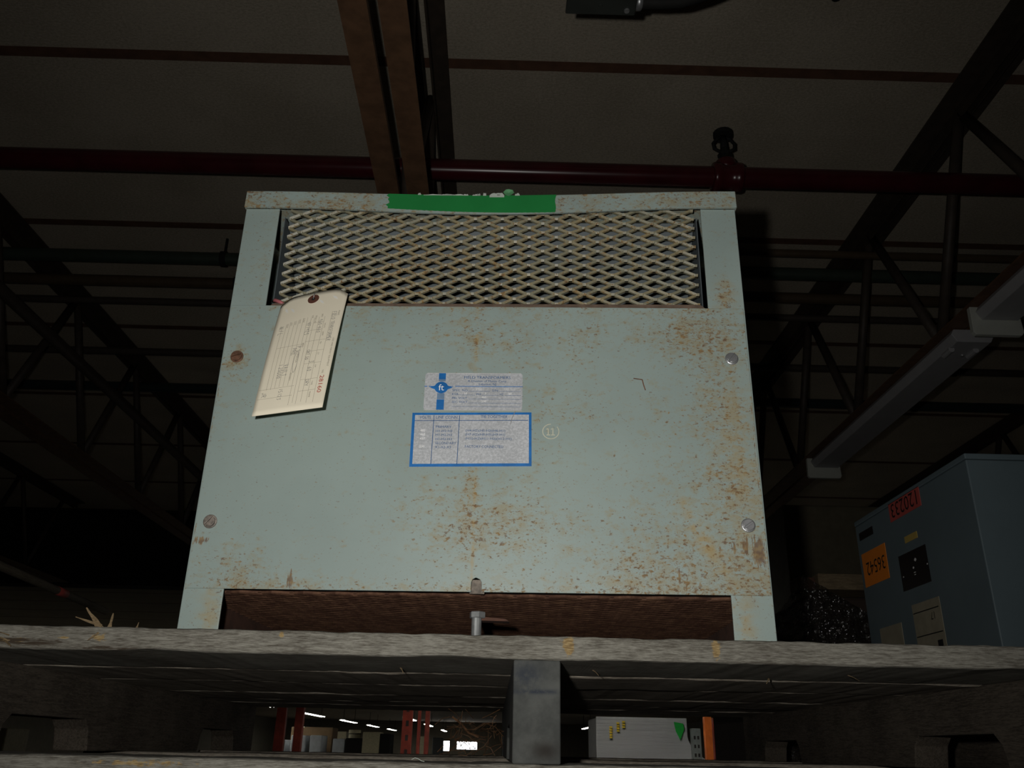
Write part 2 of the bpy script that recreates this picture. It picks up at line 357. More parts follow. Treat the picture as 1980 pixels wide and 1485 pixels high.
# far things
M_cab = plain('cabinet_blue_grey', (.125, .170, .190), .5, var=.06, scale=6)
M_cab_side = M_cab
M_or = plain('orange_label', (.88, .25, .015), .6, var=.04)
M_rd = plain('red_label', (.50, .085, .07), .6, var=.08)
M_yl = plain('yellow_label', (.50, .36, .09), .6)
M_bk = plain('black_print', (.006, .006, .006), .6)
M_bkplate = plain('black_plate', (.012, .007, .007), .35)
M_paper = plain('aged_paper', (.32, .29, .21), .7, var=.1, scale=30)
M_fix = plain('fixture_grey', (.38, .38, .39), .5, var=.05)
M_fix_white = plain('fixture_white', (.50, .52, .47), .5, var=.04)
M_tube_on = emit('lit_tube', (1, .96, .86), LAMP)
M_tube_added = emit('lit_tube_added', (1, .96, .86), LAMP*3.4)  # stronger tubes for the added lamp behind the cabinet
M_window = emit('daylight_window', (.93, .95, 1), 6)
M_floor = plain('concrete_floor', (.06, .057, .05), .7, var=.15, scale=3)
M_wall = plain('block_wall', (.17, .155, .12), .85, var=.1, scale=4)
M_carton = plain('carton_brown', (.30, .20, .11), .8, var=.1, scale=5)
M_cream = plain('cream_panel', (.50, .46, .31), .7)
M_white = plain('white_wrap', (.52, .56, .60), .4, var=.1, scale=6)
M_film = NT('grey_stretch_film', .22, .5)
M_film.b.inputs['Coat Weight'].default_value = .6
_n = M_film.noise(1, 4, .6, M_film.scaled((1.5, 1.5, 22)));
M_film.base(M_film.mix(M_film.sm(M_film.xyz()[2], -.2, .25), (.46, .37, .30), (.42, .43, .45))); M_film.bump(_n, .5, .02); M_film = M_film.m
M_green = plain('green_mark', (.02, .42, .06), .35)
M_yelmark = plain('yellow_mark', (.70, .50, .02), .5)
M_plastic = NT('crumpled_clear_film', .14, 1.0); M_plastic.b.inputs['IOR'].default_value = 2.0
M_plastic.base((.03, .028, .026)); M_plastic.b.inputs['Coat Weight'].default_value = 1; M_plastic.b.inputs['Coat Roughness'].default_value = .07; M_plastic.b.inputs['Alpha'].default_value = .55
M_plastic.bump(M_plastic.noise(75, 2, .5), 1.0, .02); M_plastic = M_plastic.m
M_plywood = wood('dull_plank', (.12, .09, .055), (.23, .175, .105), sx=8)

# ------------------------------------------------------------------ room shell
BACK = 76
fl_ = struct(lift(MB().box(-18, 14, -4, BACK, -1.95, -1.75).build('floor', M_floor)))
ce = struct(lift(MB().box(-18, 14, -4, BACK, 2.055, 2.2).build('ceiling', M_plank)))
struct(lift(MB().box(-18.2, -18, -4, BACK, -1.75, 2.055).build('wall_left', M_wall)))
struct(lift(MB().box(14, 14.2, -4, BACK, -1.75, 2.055).build('wall_right', M_wall)))
struct(lift(MB().box(-18, 14, -4.2, -4, -1.75, 2.055).build('wall_front', M_wall)))
wb = struct(lift(MB().box(-18, 14, BACK, BACK+.2, -1.75, 2.055).build('wall_back', M_wall)))
k = BACK/60
for i, (x0, x1, z0, z1) in enumerate(((-3.46, -2.86, -.11, .47), (-2.38, -1.09, .0, .45))):
    w = struct(lift(MB().box(x0*k, x1*k, BACK-.03, BACK-.02, z0*k, z1*k).build('window_%d' % (i+1), M_window)))
    t = .05
    MB().box(x0*k-t, x1*k+t, BACK-.06, BACK-.001, z0*k-t, z0*k).box(x0*k-t, x1*k+t, BACK-.06, BACK-.001, z1*k, z1*k+t).box(x0*k-t, x0*k, BACK-.06, BACK-.001, z0*k, z1*k).box(x1*k, x1*k+t, BACK-.06, BACK-.001, z0*k, z1*k).build('window_frame', M_wall, w)
ROW = .97
pl = MB().box(-9, 9, 0, ROW-.040, 2.0, 2.055).build('ceiling_plank', M_plank, ce)
tee = MB().prism([(0, 1.999), (.042, 1.999), (.042, 2.003), (.024, 2.005), (.024, 2.05), (.018, 2.05), (.018, 2.005), (0, 2.003)], -9, 9, 0).build('purlin_tee', M_tee, ce)
for kk in range(-6, 15):
    y = 2.116 + ROW*kk
    for src, dy in ((pl, y+.020), (tee, y-.021)):
        o = src if kk == -6 else src.copy()
        if kk > -6: COL.objects.link(o)
        o.location = (0, dy, 0); o.parent = ce

# ------------------------------------------------------------------ roof joists
ZB = 1.28
def angle(x, inner, z, w, up_, y0, y1, mb):
    """angle iron along y: flat flange x..inner at z, upright leg at the inner edge"""
    t = .006; s = 1 if inner > x else -1
    lg = .016 if up_ > 0 else .05
    poly = [(x, z), (inner, z), (inner, z+up_*lg), (inner-s*t, z+up_*lg), (inner-s*t, z+up_*t), (x, z+up_*t)]
    return mb.prism(poly, y0, y1, 1)
def joist(cx, wid, label, y0=-1.0, y1=7.7, gap=.021):
    org = (cx, y0, ZB); t = thing('roof_joist', org, label, 'roof joist', 'roof joists under the ceiling')
    h = wid/2
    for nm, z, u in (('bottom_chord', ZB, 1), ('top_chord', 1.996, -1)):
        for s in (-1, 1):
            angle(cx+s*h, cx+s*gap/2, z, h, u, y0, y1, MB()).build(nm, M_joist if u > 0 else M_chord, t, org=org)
    tops = [2.26 + .745*i for i in range(-4, 8)]
    for i, y in enumerate(tops):
        for e in (y-.372, y+.372):
            if y0 < e < y1:
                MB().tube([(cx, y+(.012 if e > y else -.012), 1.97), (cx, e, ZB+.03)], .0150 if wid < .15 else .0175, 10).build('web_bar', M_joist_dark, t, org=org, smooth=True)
    return t
joist(-.262, .130, 'brown steel joist overhead, just left of the ceiling centre')
joist(1.50, .160, 'brown steel roof joist on the right carrying the grey strip lights')
joist(-2.09, .160, 'dark steel roof joist crossing the left side of the ceiling')
joist(-3.85, .160, 'dim roof joist farthest to the left, beyond the left-hand joist')
joist(3.26, .160, 'dim roof joist farthest to the right, beyond the strip lights')
g = thing('roof_girder', (0, 8.0, 1.3), 'deep dark steel girder crossing under the ceiling far behind the cabinet', 'girder')
MB().box(-9, 9, 7.99, 8.01, 1.31, 1.98).build('web_plate', M_black, g, org=(0, 8, 1.3))
MB().box(-9, 9, 7.9, 8.1, 1.30, 1.315).build('flange', M_black, g, org=(0, 8, 1.3)); MB().box(-9, 9, 7.9, 8.1, 1.975, 1.995).build('flange', M_black, g, org=(0, 8, 1.3))

# ------------------------------------------------------------------ pipes across the ceiling
def xpipe(y, z, r, x0, x1, mat, label, name='ceiling_pipe', hang=(-1.2, 2.4)):
    org = (x0, y, z); t = thing(name, org, label, 'pipe', 'pipes crossing under the ceiling')
    MB().tube([(x0+(x1-x0)*i/8, y, z) for i in range(9)], r, 20).build('pipe', mat, t, smooth=True, org=org)
    for x in hang:
        MB().tube([(x, y, z+r), (x, y, 2.0)], .006, 8).lathe([(r+.003, -.012), (r+.006, -.012), (r+.006, .012), (r+.003, .012)], (x, y, z), (1, 0, 0), 20).build('hanger', M_black, t, org=org)
    return t
t = xpipe(2.262, 1.70, .0340, -6, 6, M_redpipe, 'dark red sprinkler pipe crossing the whole ceiling above the cabinet', 'sprinkler_pipe', (-4.4, 4.2))
o = (-6, 2.262, 1.70); cx = .700
MB().lathe([(.034, -.048), (.045, -.047), (.0475, -.042), (.0475, -.026), (.043, -.020), (.041, -.008), (.041, .008), (.043, .020), (.0475, .026), (.0475, .042), (.045, .047), (.034, .048)], (cx, 2.262, 1.70), (1, 0, 0), 28).lathe([(.034, .02), (.033, .056), (.029, .062), (.024, .063)], (cx, 2.262, 1.70), (0, 0, 1), 20).build('tee_fitting', M_redpipe, t, smooth=True, org=o)
hd = MB().lathe([(.017, .060), (.017, .078), (.023, .079), (.023, .091), (.014, .096), (.013, .112)], (cx, 2.262, 1.70), (0, 0, 1), 6)
hd.build('sprinkler_head', M_black, t, org=o)
fr = MB()
for s in (-1, 1):
    fr.tube([(cx+s*.013, 2.262, 1.80), (cx+s*.033, 2.262, 1.812), (cx+s*.035, 2.262, 1.832), (cx+s*.020, 2.262, 1.852), (cx, 2.262, 1.862)], .0055, 8)
fr.tube([(cx, 2.262, 1.812), (cx, 2.262, 1.862)], [.013, .010], 10)
fr.build('sprinkler_frame', M_black, t, org=o, smooth=True)
MB().lathe([(.006, .164), (.029, .166), (.031, .160), (.0315, .176), (.010, .184)], (cx, 2.262, 1.70), (0, 0, 1), 16).build('deflector', M_black, t, org=o)
xpipe(3.03, 1.905, .0165, -.20, 6, M_pipe_brown, 'thin brown pipe on the right, nearest behind the red sprinkler pipe', hang=(2.2,))
xpipe(3.185, 1.90, .0275, -6, 6, M_pipe_green, 'thick dark green pipe, second behind the red sprinkler pipe')
xpipe(3.395, 1.90, .0250, -6, 6, M_pipe_brown, 'brown pipe between the thick green pipe and the thin dark conduit')
xpipe(3.585, 1.90, .0165, -6, 6, M_pipe_dark, 'thin dark conduit behind the brown ceiling pipes')
xpipe(4.15, 1.90, .0190, -6, 6, M_pipe_dark, 'dark pipe alone in the middle of the far ceiling, behind the conduit')
xpipe(4.62, 1.89, .0280, -6, 6, M_pipe_teal, 'thick teal-grey pipe farthest back under the ceiling')
yp = thing('ceiling_conduit', (-2.02, -1, 1.63), 'dark conduit running away beneath the left roof joist', 'conduit')
MB().tube([(-1.985, -1+i, 1.63) for i in range(9)], .026, 12).build('conduit', M_pipe_dark, yp, smooth=True, org=(-2.02, -1, 1.63))
MB().bar((-2.0, 1.4, 1.6), (-2.0, 1.4, 2.0), .02, .02).build('hanger', M_black, yp, org=(-2.02, -1, 1.63))

# junction box and its conduit at the top of the picture
o = (.17, 1.19, 1.36)
jb = thing('junction_box', o, 'dark grey junction box with a conduit under the ceiling at the top', 'junction box')
MB().box(.104, .233, 1.135, 1.237, 1.305, 1.365).build('box', M_jbox, jb, bevel=.005, org=o)
MB().box(.102, .235, 1.133, 1.238, 1.300, 1.306).build('lid', M_jbox, jb, bevel=.002, org=o)
MB().lathe([(.0048, -.003), (.0055, 0), (.0055, .003)], (.218, 1.225, 1.300), (0, 0, 1), 12).build('screw', M_metal, jb, org=o)
MB().lathe([(.0036, -.003), (.0042, 0), (.0042, .003)], (.167, 1.216, 1.300), (0, 0, 1), 12).build('screw', M_jbox, jb, org=o)
MB().lathe([(.012, 0), (.017, .003), (.017, .011), (.012, .014), (.012, .02)], (.234, 1.220, 1.318), (1, 0, 0), 14).build('conduit_nut', M_metal, jb, org=o, smooth=True)
MB().tube([(.240, 1.220, 1.318), (.28, 1.221, 1.319), (.32, 1.220, 1.322), (.36, 1.213, 1.332), (.42, 1.195, 1.350), (.56, 1.13, 1.375), (.80, 1.0, 1.38), (1.2, .9, 1.38), (1.45, .85, 1.38)], .013, 14).build('conduit', M_black, jb, org=o, smooth=True)
for _x in (.12, .215): MB().tube([(_x, 1.15, 1.36), (_x, 1.15, 2.0)], .004, 8).build('hanger', M_black, jb, org=o)
o = (.915, 1.79, 1.97)
cl = thing('conduit_clip', o, 'small black clip fixed to the ceiling at the top right', 'clip')
MB().lathe([(.016, 0), (.018, -.008), (.014, -.028), (.006, -.032)], (.915, 1.792, 2.0), (0, 0, 1), 14).build('clip', M_black, cl, org=o, smooth=True)

# strip lights under the right joist
def strip_light(y0, y1, label):
    o = (1.50, (y0+y1)/2, ZB-.03); t = thing('strip_light', o, label, 'light fixture', 'unlit strip lights on the right joist')
    MB().prism([(1.450, ZB-.002), (1.575, ZB-.002), (1.58, ZB-.02), (1.565, ZB-.046), (1.455, ZB-.046), (1.440, ZB-.02)], y0, y1, 1).build('housing', M_fix, t, bevel=.002, org=o)
    MB().prism([(1.425, ZB-.001), (1.575, ZB-.001), (1.578, ZB-.085), (1.57, ZB-.095), (1.43, ZB-.095), (1.422, ZB-.085)], y1, y1+.018, 1).build('end_cap', M_fix_white, t, bevel=.002, org=o)
    for x in (1.46, 1.54): MB().tube([(x, y0+.05, ZB-.05), (x, y0+.10, ZB-.05)], .010, 10).build('lamp_holder', M_fix, t, org=o)
    MB().lathe([(.005, -.002), (.006, .004)], (1.52, y0+.10, ZB-.049), (0, 0, 1), 10).build('screw', M_metal, t, org=o)
strip_light(2.46, 3.80, 'grey strip light with white end cap under the right joist, above the blue-grey cabinet')
strip_light(1.02, 2.31, 'nearer grey strip light at the right edge, in line ahead of the other')

# ------------------------------------------------------------------ pallet
PZ = -.033; PO = (.015, .84, PZ)
pal = thing('wooden_pallet', PO, 'weathered grey wooden pallet under the rusty transformer cabinet', 'pallet')
def board(x0, x1, y0, y1, z0, z1, name, mat, seed, n=60, amp=.0012, rough_top=0, parent=pal):
    """a sawn board: rounded rectangular section swept in x with an uneven surface"""
    r = .003; prof = []
    for cy, cz, a0 in ((y1-r, z1-r, 0), (y0+r, z1-r, 90), (y0+r, z0+r, 180), (y1-r, z0+r, 270)):
        for a in (0, 45, 90): prof.append((cy+r*math.cos(R(a0+a)), cz+r*math.sin(R(a0+a))))
    m = len(prof); vs = []
    for i in range(n+1):
        x = x0+(x1-x0)*i/n
        for j, (py, pz) in enumerate(prof):
            d = mnoise.noise(Vector((x*14, j*.37+seed, seed*3.1)))*amp + mnoise.noise(Vector((x*70, j*1.3, seed)))*amp*.7
            e = mnoise.noise(Vector((x*4, seed*7.7, 1)))*amp*.6
            top = 1 if j < 6 else -1
            dz = e + (d if top > 0 else d*.8)
            if rough_top and j in (3, 4, 5): dz += min(0, mnoise.noise(Vector((x*30, 3, seed)))*.0022)*rough_top
            if rough_top and j in (6, 7, 8): dz += max(0, mnoise.noise(Vector((x*11, 9, seed)))*.0035)*rough_top
            dy = mnoise.noise(Vector((x*17, 5+(j//3)*.9, seed+4)))*amp*1.5
            vs.append((x, py+dy, pz+dz))
    fs = [(i*m+j, i*m+(j+1) % m, (i+1)*m+(j+1) % m, (i+1)*m+j) for i in range(n) for j in range(m)]
    fs += [tuple(reversed(range(m))), tuple(range(n*m, n*m+m))]
    return MB().add(vs, fs).build(name, mat, parent, org=PO)
board(-.60, .632, .840, 1.020, .0785, .100, 'deck_board', M_deckfront, 1, 320, .0008, 1).location = (0, 0, 0)
for i, (a, b) in enumerate(((1.030, 1.214), (1.226, 1.468), (1.478, 1.675), (1.684, 1.826), (1.836, 2.058))):
    board(-.598+.004*i, .63-.003*(i % 3), a, b, .0778+.0006*(i % 2), .0995, 'deck_board', M_deck, 5+i, 80, .0016)
for i, (a, b) in enumerate(((.842, 1.005), (1.37, 1.51), (1.90, 2.055))):
    board(-.596, .628, a, b, PZ, -.0112, 'bottom_board', M_deckfront if i == 0 else M_deck, 21+i, 120 if i == 0 else 40, .001, .4 if i == 0 else 0)
def notched(y0, y1, z0, z1, h=.038):
    p = [(y0, z0)]
    for a in (y0+.155, y0+.835):
        p += [(a, z0), (a+.008, z0+h-.012), (a+.022, z0+h), (a+.205, z0+h), (a+.219, z0+h-.012), (a+.227, z0)]
    return p + [(y1, z0), (y1, z1), (y0, z1)]
for x in (-.5745, .5545):
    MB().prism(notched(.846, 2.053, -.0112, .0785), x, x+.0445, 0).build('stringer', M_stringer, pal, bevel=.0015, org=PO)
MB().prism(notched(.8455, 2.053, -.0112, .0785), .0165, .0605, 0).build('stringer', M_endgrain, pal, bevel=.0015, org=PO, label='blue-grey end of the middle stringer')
def splinter(p, q, w, tw=0):
    p, q = Vector(p), Vector(q); d = (q-p); sd = Vector((1, .3, 0)); sd = (sd-d*sd.dot(d)/d.length_squared).normalized(); nn = d.normalized().cross(sd)
    vs = []
    for i in range(6):
        u = i/5; c = p+d*u + nn*math.sin(u*3)*w*.3; ww = w*(1-u*.75)*(1+.25*math.sin(9*u+tw))
        vs += [c-sd*ww/2, c+nn*w*.22*(1-u), c+sd*ww/2, c-nn*w*.18*(1-u)]
    fs = [(i*4+j, i*4+(j+1) % 4, i*4+4+(j+1) % 4, i*4+4+j) for i in range(5) for j in range(4)] + [(3, 2, 1, 0), (20, 21, 22, 23)]
    return MB().add(vs, fs).build('splinter', M_splinter, pal, org=PO)
splinter((-.374, .844, .097), (-.388, .838, .1165), .0042); splinter((-.371, .845, .097), (-.3815, .836, .111), .004, 2)
splinter((-.3665, .846, .098), (-.3635, .842, .1125), .0038, 1); splinter((-.372, .842, .1005), (-.395, .835, .1075), .003, 3)
splinter((-.452, .842, .083), (-.463, .834, .088), .004); splinter((-.462, .842, .086), (-.447, .832, .0795), .004, 1); splinter((-.455, .84, .09), (-.466, .832, .092), .003, 2)
splinter((-.372, .8385, .094), (-.380, .836, .0865), .002, 2); splinter((-.34, .844, .099), (-.338, .842, .1045), .0018)
for x, y, z, dx in ((-.10, .95, .0765, .004), (.10, .93, .0765, .005), (.30, .99, .0765, -.006), (.36, .92, .076, .008)):
    splinter((x, y, z+.001), (x+dx, y-.008, z-.005), .0022)
# dry straw hanging in the pallet, left of the middle stringer
sm = MB()
for i in range(70):
    x = random.uniform(-.085, .016); z = random.uniform(.0, .062); y = random.uniform(1.55, 1.9)
    d = Vector((random.uniform(-.035, .04), random.uniform(-.04, .04), random.uniform(-.03, .02)))
    p = Vector((x, y, z)); q = p+d; q.x = min(q.x, .016); q.z = max(min(q.z, .076), -.009)
    sm.tube([p, (p+q)/2+Vector((0, 0, random.uniform(-.006, .006))), q], .0006, 4)
sm.tube([(-.083, 1.80, .058), (-.065, 1.80, .046), (-.05, 1.80, .030), (-.03, 1.8, .022)], .0022, 6)
st = lift(sm.build('dry_straw', M_straw)); tag(st, 'tuft of dry brown straw caught under the pallet beside its middle stringer', 'straw'); st['kind'] = 'stuff'
chip = thing('paper_scrap', (-.0695, .868, -.0105), 'tiny white scrap lying on the front bottom board of the pallet', 'scrap')
MB().grid(4, 2, lambda u, v: (-.006+.012*u, -.003+.005*v-.002*u, .001+.0015*math.sin(u*5))).build('scrap', M_flake, chip, solid=.0004)

# rack carrying the pallets (beams just below the picture)
ro = (.55, 1.45, -1.75); rack = thing('pallet_rack', ro, 'red steel pallet rack bay under the pallets, below the picture edge', 'pallet rack')
for y in (.93, 1.95):
    MB().box(-.95, 2.05, y, y+.05, PZ-.105, PZ-.004).build('beam', M_beam_orange, rack, bevel=.004, org=ro)
    for x in (-1.03, 2.05): MB().box(x, x+.08, y-.01, y+.06, -1.75, PZ-.006).build('upright', M_rack_red, rack, bevel=.004, org=ro)

# ------------------------------------------------------------------ transformer cabinet (local axes: x right, y into the picture, z up)
TR = -.0443
tx, ty = -.062*math.cos(TR)-.88*math.sin(TR), -.062*math.sin(TR)+.88*math.cos(TR)
T = thing('transformer_cabinet', (tx, ty, .1020), 'rusty grey-green steel transformer cabinet with mesh vent and green tape', 'transformer', rz=TR)
H_ = .2985; DEP = .385
sl = [(-.2968, .0440), (-.0042, .0443)] + [(-.0042, .0535), (-.003, .0570), (.0003, .0588), (.0045, .0570), (.0062, .0540)] + [(.0065, .0443), (.2970, .0448), (.2965, .3690), (-.2968, .3705)]
MB().prism(sl, 0, .0016, 1).build('front_panel', M_panel, T, bevel=.0006)
for sx in (-1, 1):
    for fy in (0, 1):
        y0, y1 = (.0018, .0043) if not fy else (DEP-.0025, DEP)
        xo, xi = sx*H_, sx*.2570
        p = [(xo, y0), (xi, y0), (xi, y1), (xo-sx*.0025, y1), (xo-sx*.0025, .045), (xo, .045)] if not fy else [(xo, DEP), (xi, DEP), (xi, y0), (xo-sx*.0025, y0), (xo-sx*.0025, DEP-.042), (xo, DEP-.042)]
        MB().prism(p, 0, .5055, 2).build('corner_post', M_post if not fy else M_rustmesh, T, bevel=.0007)
    MB().box(min(sx*.2955, sx*.2965), max(sx*.2955, sx*.2965), .004, DEP-.004, .043, .505).build('side_panel', M_side, T)
for sx in (-1, 1): MB().box(min(sx*.2925, sx*.2955), max(sx*.2925, sx*.2955), .044, DEP-.044, .001, .046).build('base_rail', M_rustdark, T, bevel=.0006)
MB().box(-.295, .295, DEP-.002, DEP-.0008, .043, .505).build('back_panel', M_side, T)
sag = lambda x: .5*(1+math.cos(math.pi*max(-1, min(1, x/.29))))
def cap_pt(x, j):
    s = sag(x)
    return [(x, .0012, .5062-.0095*s), (x, -.0016, .5058-.0098*s), (x, -.0018, .5280-.0066*s), (x, -.0008, .5292-.0066*s), (x, .02, .5296-.0040*s), (x, .19, .5296), (x, DEP+.002, .5296), (x, DEP+.002, .506)][j]
mb = MB(); NX = 60
vs = [cap_pt(-H_-.001+(2*H_+.002)*i/NX, j) for i in range(NX+1) for j in range(8)]
mb.add(vs, [(i*8+j, i*8+j+1, (i+1)*8+j+1, (i+1)*8+j) for i in range(NX) for j in range(7)])
for sx in (-1, 1): mb.add([(sx*(H_+.001), -.0016, .506), (sx*(H_+.001), DEP+.002, .506), (sx*(H_+.001), DEP+.002, .5296), (sx*(H_+.001), -.0010, .5290)], [(0, 1, 2, 3)])
mb.build('top_cap', M_cap, T, solid=.0012)
# green tape on the lip, torn at its left end
def tape(u, v):
    x = -.1230+.2052*u; s = sag(x)
    if u < .001: x += (.0018*math.sin(v*19)+.0012*math.sin(v*41))
    if u > .999: x += .0008*math.sin(v*7) - .0012*(1-v)
    zb = .5058-.0098*s+.0034*(1-u)**1.0 ; zt = .5285-.0066*s
    if v < .001: zb += .0002*math.sin(x*900)
    return (x, -.0030, zb+(zt-zb)*v)
MB().grid(60, 8, tape).build('green_tape', M_tape, T, solid=.0003)
fl2 = MB(); rnd = random.Random(3)
for x, w, h in ((-.085, .004, .003), (-.06, .04, .0012), (-.045, .03, .0014), (-.028, .006, .002), (-.015, .010, .002), (-.005, .004, .004), (-.012, .004, .003), (.012, .004, .002), (.010, .018, .0035), (.035, .006, .003)):
    z = .5285-.0066*sag(x); n = 7
    top = [(x-w/2+w*i/n, -.0034, z+h*(.25+.75*rnd.random()) if 0 < i < n else z) for i in range(n+1)]
    bot = [(x-w/2+w*i/n, -.0034, z-(.0028 if abs(x-.010) < .001 else .0006)) for i in range(n+1)]
    fl2.add(top+bot, [(i, i+1, n+2+i, n+1+i) for i in range(n)])
fl2.build('torn_edge', M_flake, T, solid=.0003, label='white torn backing along the top of the tape')
MB().grid(8, 8, lambda u, v: (.0245+(.006*math.cos(6.283*u)*v)*(1+.2*math.sin(14*u)), -.0042-.0015*v, .5248+.0048*math.sin(6.283*u)*v*(1+.15*math.cos(17*u)))).build('torn_flap', plain('pale_green_flap', (.09, .27, .12), .6), T, solid=.0003, label='pale green flap curled up from the tape')

# expanded metal
def expanded(a0, a1, b0, b1, LW, SW, w, th, fn, phase=0, flat=.22):
    """zig-zag strands along a, stacked along b, bonded where neighbours meet; fn maps (a, b, depth)"""
    mb = MB(); A = SW/4; nk = int(round((b1-b0)/(SW/2)))
    def tw(x):
        t = ((x/LW+phase) % 1.0); t = abs(t*2-1)*2-1
        return max(-1, min(1, t/(1-flat)))
    cuts = []; x = a0
    step = LW/2
    base_ = [i*step for i in range(int(a0/step)-2, int(a1/step)+3)]
    for b in base_:
        for d in (-flat*step/2, flat*step/2): cuts.append(b+d-phase*LW)
    cuts = sorted([c for c in cuts if a0 < c < a1] + [a0, a1])
    for kx in range(nk+1):
        s = 1 if kx % 2 else -1; zc = b0+kx*SW/2; pts = []
        for c in cuts:
            t = tw(c)*s; pts.append((c, zc+A*t, .0004*t))
        o = len(mb.v); vs = []
        for c, z, dd in pts:
            vs += [fn(c, z-w/2, dd-th*.2), fn(c, z+w/2, dd-th*.8), fn(c, z+w/2, dd+th*.5), fn(c, z-w/2, dd+th)]
        n = len(pts)
        fs = [(i*4+j, i*4+(j+1) % 4, i*4+4+(j+1) % 4, i*4+4+j) for i in range(n-1) for j in range(4)] + [(3, 2, 1, 0), tuple(range(4*n-4, 4*n))]
        mb.add(vs, fs)
    return mb
expanded(-.247, .2505, .3775, .5110, .0332, .0131, .0026, .0026, lambda a, b, d: (a, .0145+d, b)).build('vent_mesh', M_vent, T)
MB().grid(1, 1, lambda u, v: (-.2535+.507*u, .032+.130*(1-v), .372+.1335*v)).build('inner_baffle', M_baffle, T, solid=.001)
MB().grid(40, 4, lambda u, v: ((-.2555+.511*u)*(1-.022*v*v), .0030+.0075*v, .3660+.0128*v)).build('vent_ledge', plain('dusty_brown', (.215, .150, .110), .9, var=.25, scale=60), T, solid=.0006)
for sx in (-1, 1): MB().box(min(sx*.2545, sx*.2555), max(sx*.2545, sx*.2555), .02, .1, .372, .505).build('vent_cheek', M_baffle, T)
expanded(-.2940, .2940, .0185, DEP-.006, .0332, .0160, .0034, .0022, lambda a, b, d: (a, b, .0432+d*.9), .3).build('bottom_mesh', M_rustmesh, T, label='rusty brown expanded metal floor of the cabinet')
MB().box(-.294, .294, .008, DEP-.008, .0475, .049).build('floor_pan', M_rustdark, T)
MB().box(-.006, .009, .006, .010, .0435, .0575).build('slot_plate', plain('dull_zinc', (.15, .125, .10), .6, .2, var=.45, scale=140), T)
MB().prism([(.004, .0245), (.030, .0225), (.034, .020), (.004, .0205)], .030, .046, 1).build('hold_down_strap', M_rustdark, T)
MB().lathe([(.0052, -.0235), (.0052, 0)], (.0005, .03, .0240), (0, 0, 1), 14).lathe([(.0078, 0), (.0084, .0008), (.0084, .0056), (.0078, .0064)], (.0012, .03, .0225), (0, 0, 1), 6).build('hold_down_bolt', plain('bolt_zinc', (.24, .25, .25), .5, .4, var=.2, scale=90), T)
def screw(x, z, mat, a):
    mb = MB().lathe([(.0074, 0), (.0074, -.0010), (.0064, -.0016), (.0060, -.0016)], (x, 0, z), (0, 1, 0), 20)
    for s in (0, math.pi):
        pts = [(x+.0058*math.cos(a+s+.16+(math.pi-.32)*i/10), z+.0058*math.sin(a+s+.16+(math.pi-.32)*i/10)) for i in range(11)]
        mb.prism(pts, -.0042, -.0012, 1)
    return mb.build('screw', mat, T, bevel=.0003)
screw(-.2803, .3039, M_rustmetal, .3)['label'] = 'rust-brown screw at the upper left'
screw(-.2811, .1132, plain('half_rusty_screw', (.22, .19, .165), .55, .3, var=.5, scale=160), .9); screw(.2782, .3053, M_metal, .9); screw(.2798, .1159, M_metal, .6)
# small pieces in the vent
MB().tube([(-.2545, .020, .386), (-.250, .012, .3835), (-.243, .010, .380), (-.238, .013, .377), (-.232, .03, .376)], .0022, 8).build('pink_wire', M_pink, T, smooth=True)
# scratches and stamped mark on the panel
MB().add(*[(lambda g: ([(a, -.0003, b) for a, b in g[0]], g[1]))(strokes([[(.168, .2805), (.1775, .2790), (.1790, .2715), (.1805, .2665)]], .0012)) for _ in (0,)][0]).build('scratch', M_rustmetal, T)
ring = [(.0762+.0088*math.cos(t), .2170+.0084*math.sin(t)) for t in [R(70+310*i/30+20) for i in range(31)]]
gs = strokes([ring, [(.0735, .2205), (.0735, .2130)], [(.0715, .2195), (.0735, .2205)], [(.0717, .2130), (.0755, .2130)], [(.0785, .2205), (.0785, .2130)], [(.0765, .2195), (.0785, .2205)], [(.0767, .2130), (.0805, .2130)]], .0008)
MB().add([(a, -.0003, b) for a, b in gs[0]], gs[1]).build('inspection_stamp', M_stamp, T, label='cream ring with 11 stamped beside the lower plate')

# nameplate
def face(y): return lambda a, b: (a, y, b)
def rrect(x0, x1, z0, z1, r, n=4):
    out = []
    for cx_, cz, a0 in ((x1-r, z1-r, 0), (x0+r, z1-r, 90), (x0+r, z0+r, 180), (x1-r, z0+r, 270)):
        out += [(cx_+r*math.cos(R(a0+90*i/n)), cz+r*math.sin(R(a0+90*i/n))) for i in range(n+1)]
    return out
NPx = lambda px: -.0640+(px-821)*5.745e-4
NPz = lambda py: .2850-(py-726)*6.22e-4
npl = MB().prism(rrect(-.0640, .0448, .2405, .2855, .0035), -.0006, 0, 1).build('nameplate', M_foil, T, label='silver maker plate printed in blue')
MB().prism(rrect(-.0637, .0446, .2403, .2411, .0003), -.0008, -.0006, 1).prism(rrect(-.062, .043, .2849, .2854, .0002), -.0008, -.0006, 1).build('plate_rim', M_foil_edge, npl)
blue = MB(); geo2(blue, rects([(NPx(847.5), NPz(738), NPx(861), NPz(726)), (NPx(845.5), NPz(797), NPx(860), NPz(777))]), face(-.0008))
cx_, cz_ = NPx(853.3), NPz(754)
geo2(blue, ([(cx_+.0076*math.cos(6.2832*i/24), cz_+.0070*math.sin(6.2832*i/24)) for i in range(24)], [tuple(range(24))]), face(-.0009))
for s in (-1, 1): geo2(blue, ([(cx_+s*.0070, cz_+.0024), (cx_+s*.0128, cz_), (cx_+s*.0070, cz_-.0024)], [(0, 1, 2)]), face(-.00095))
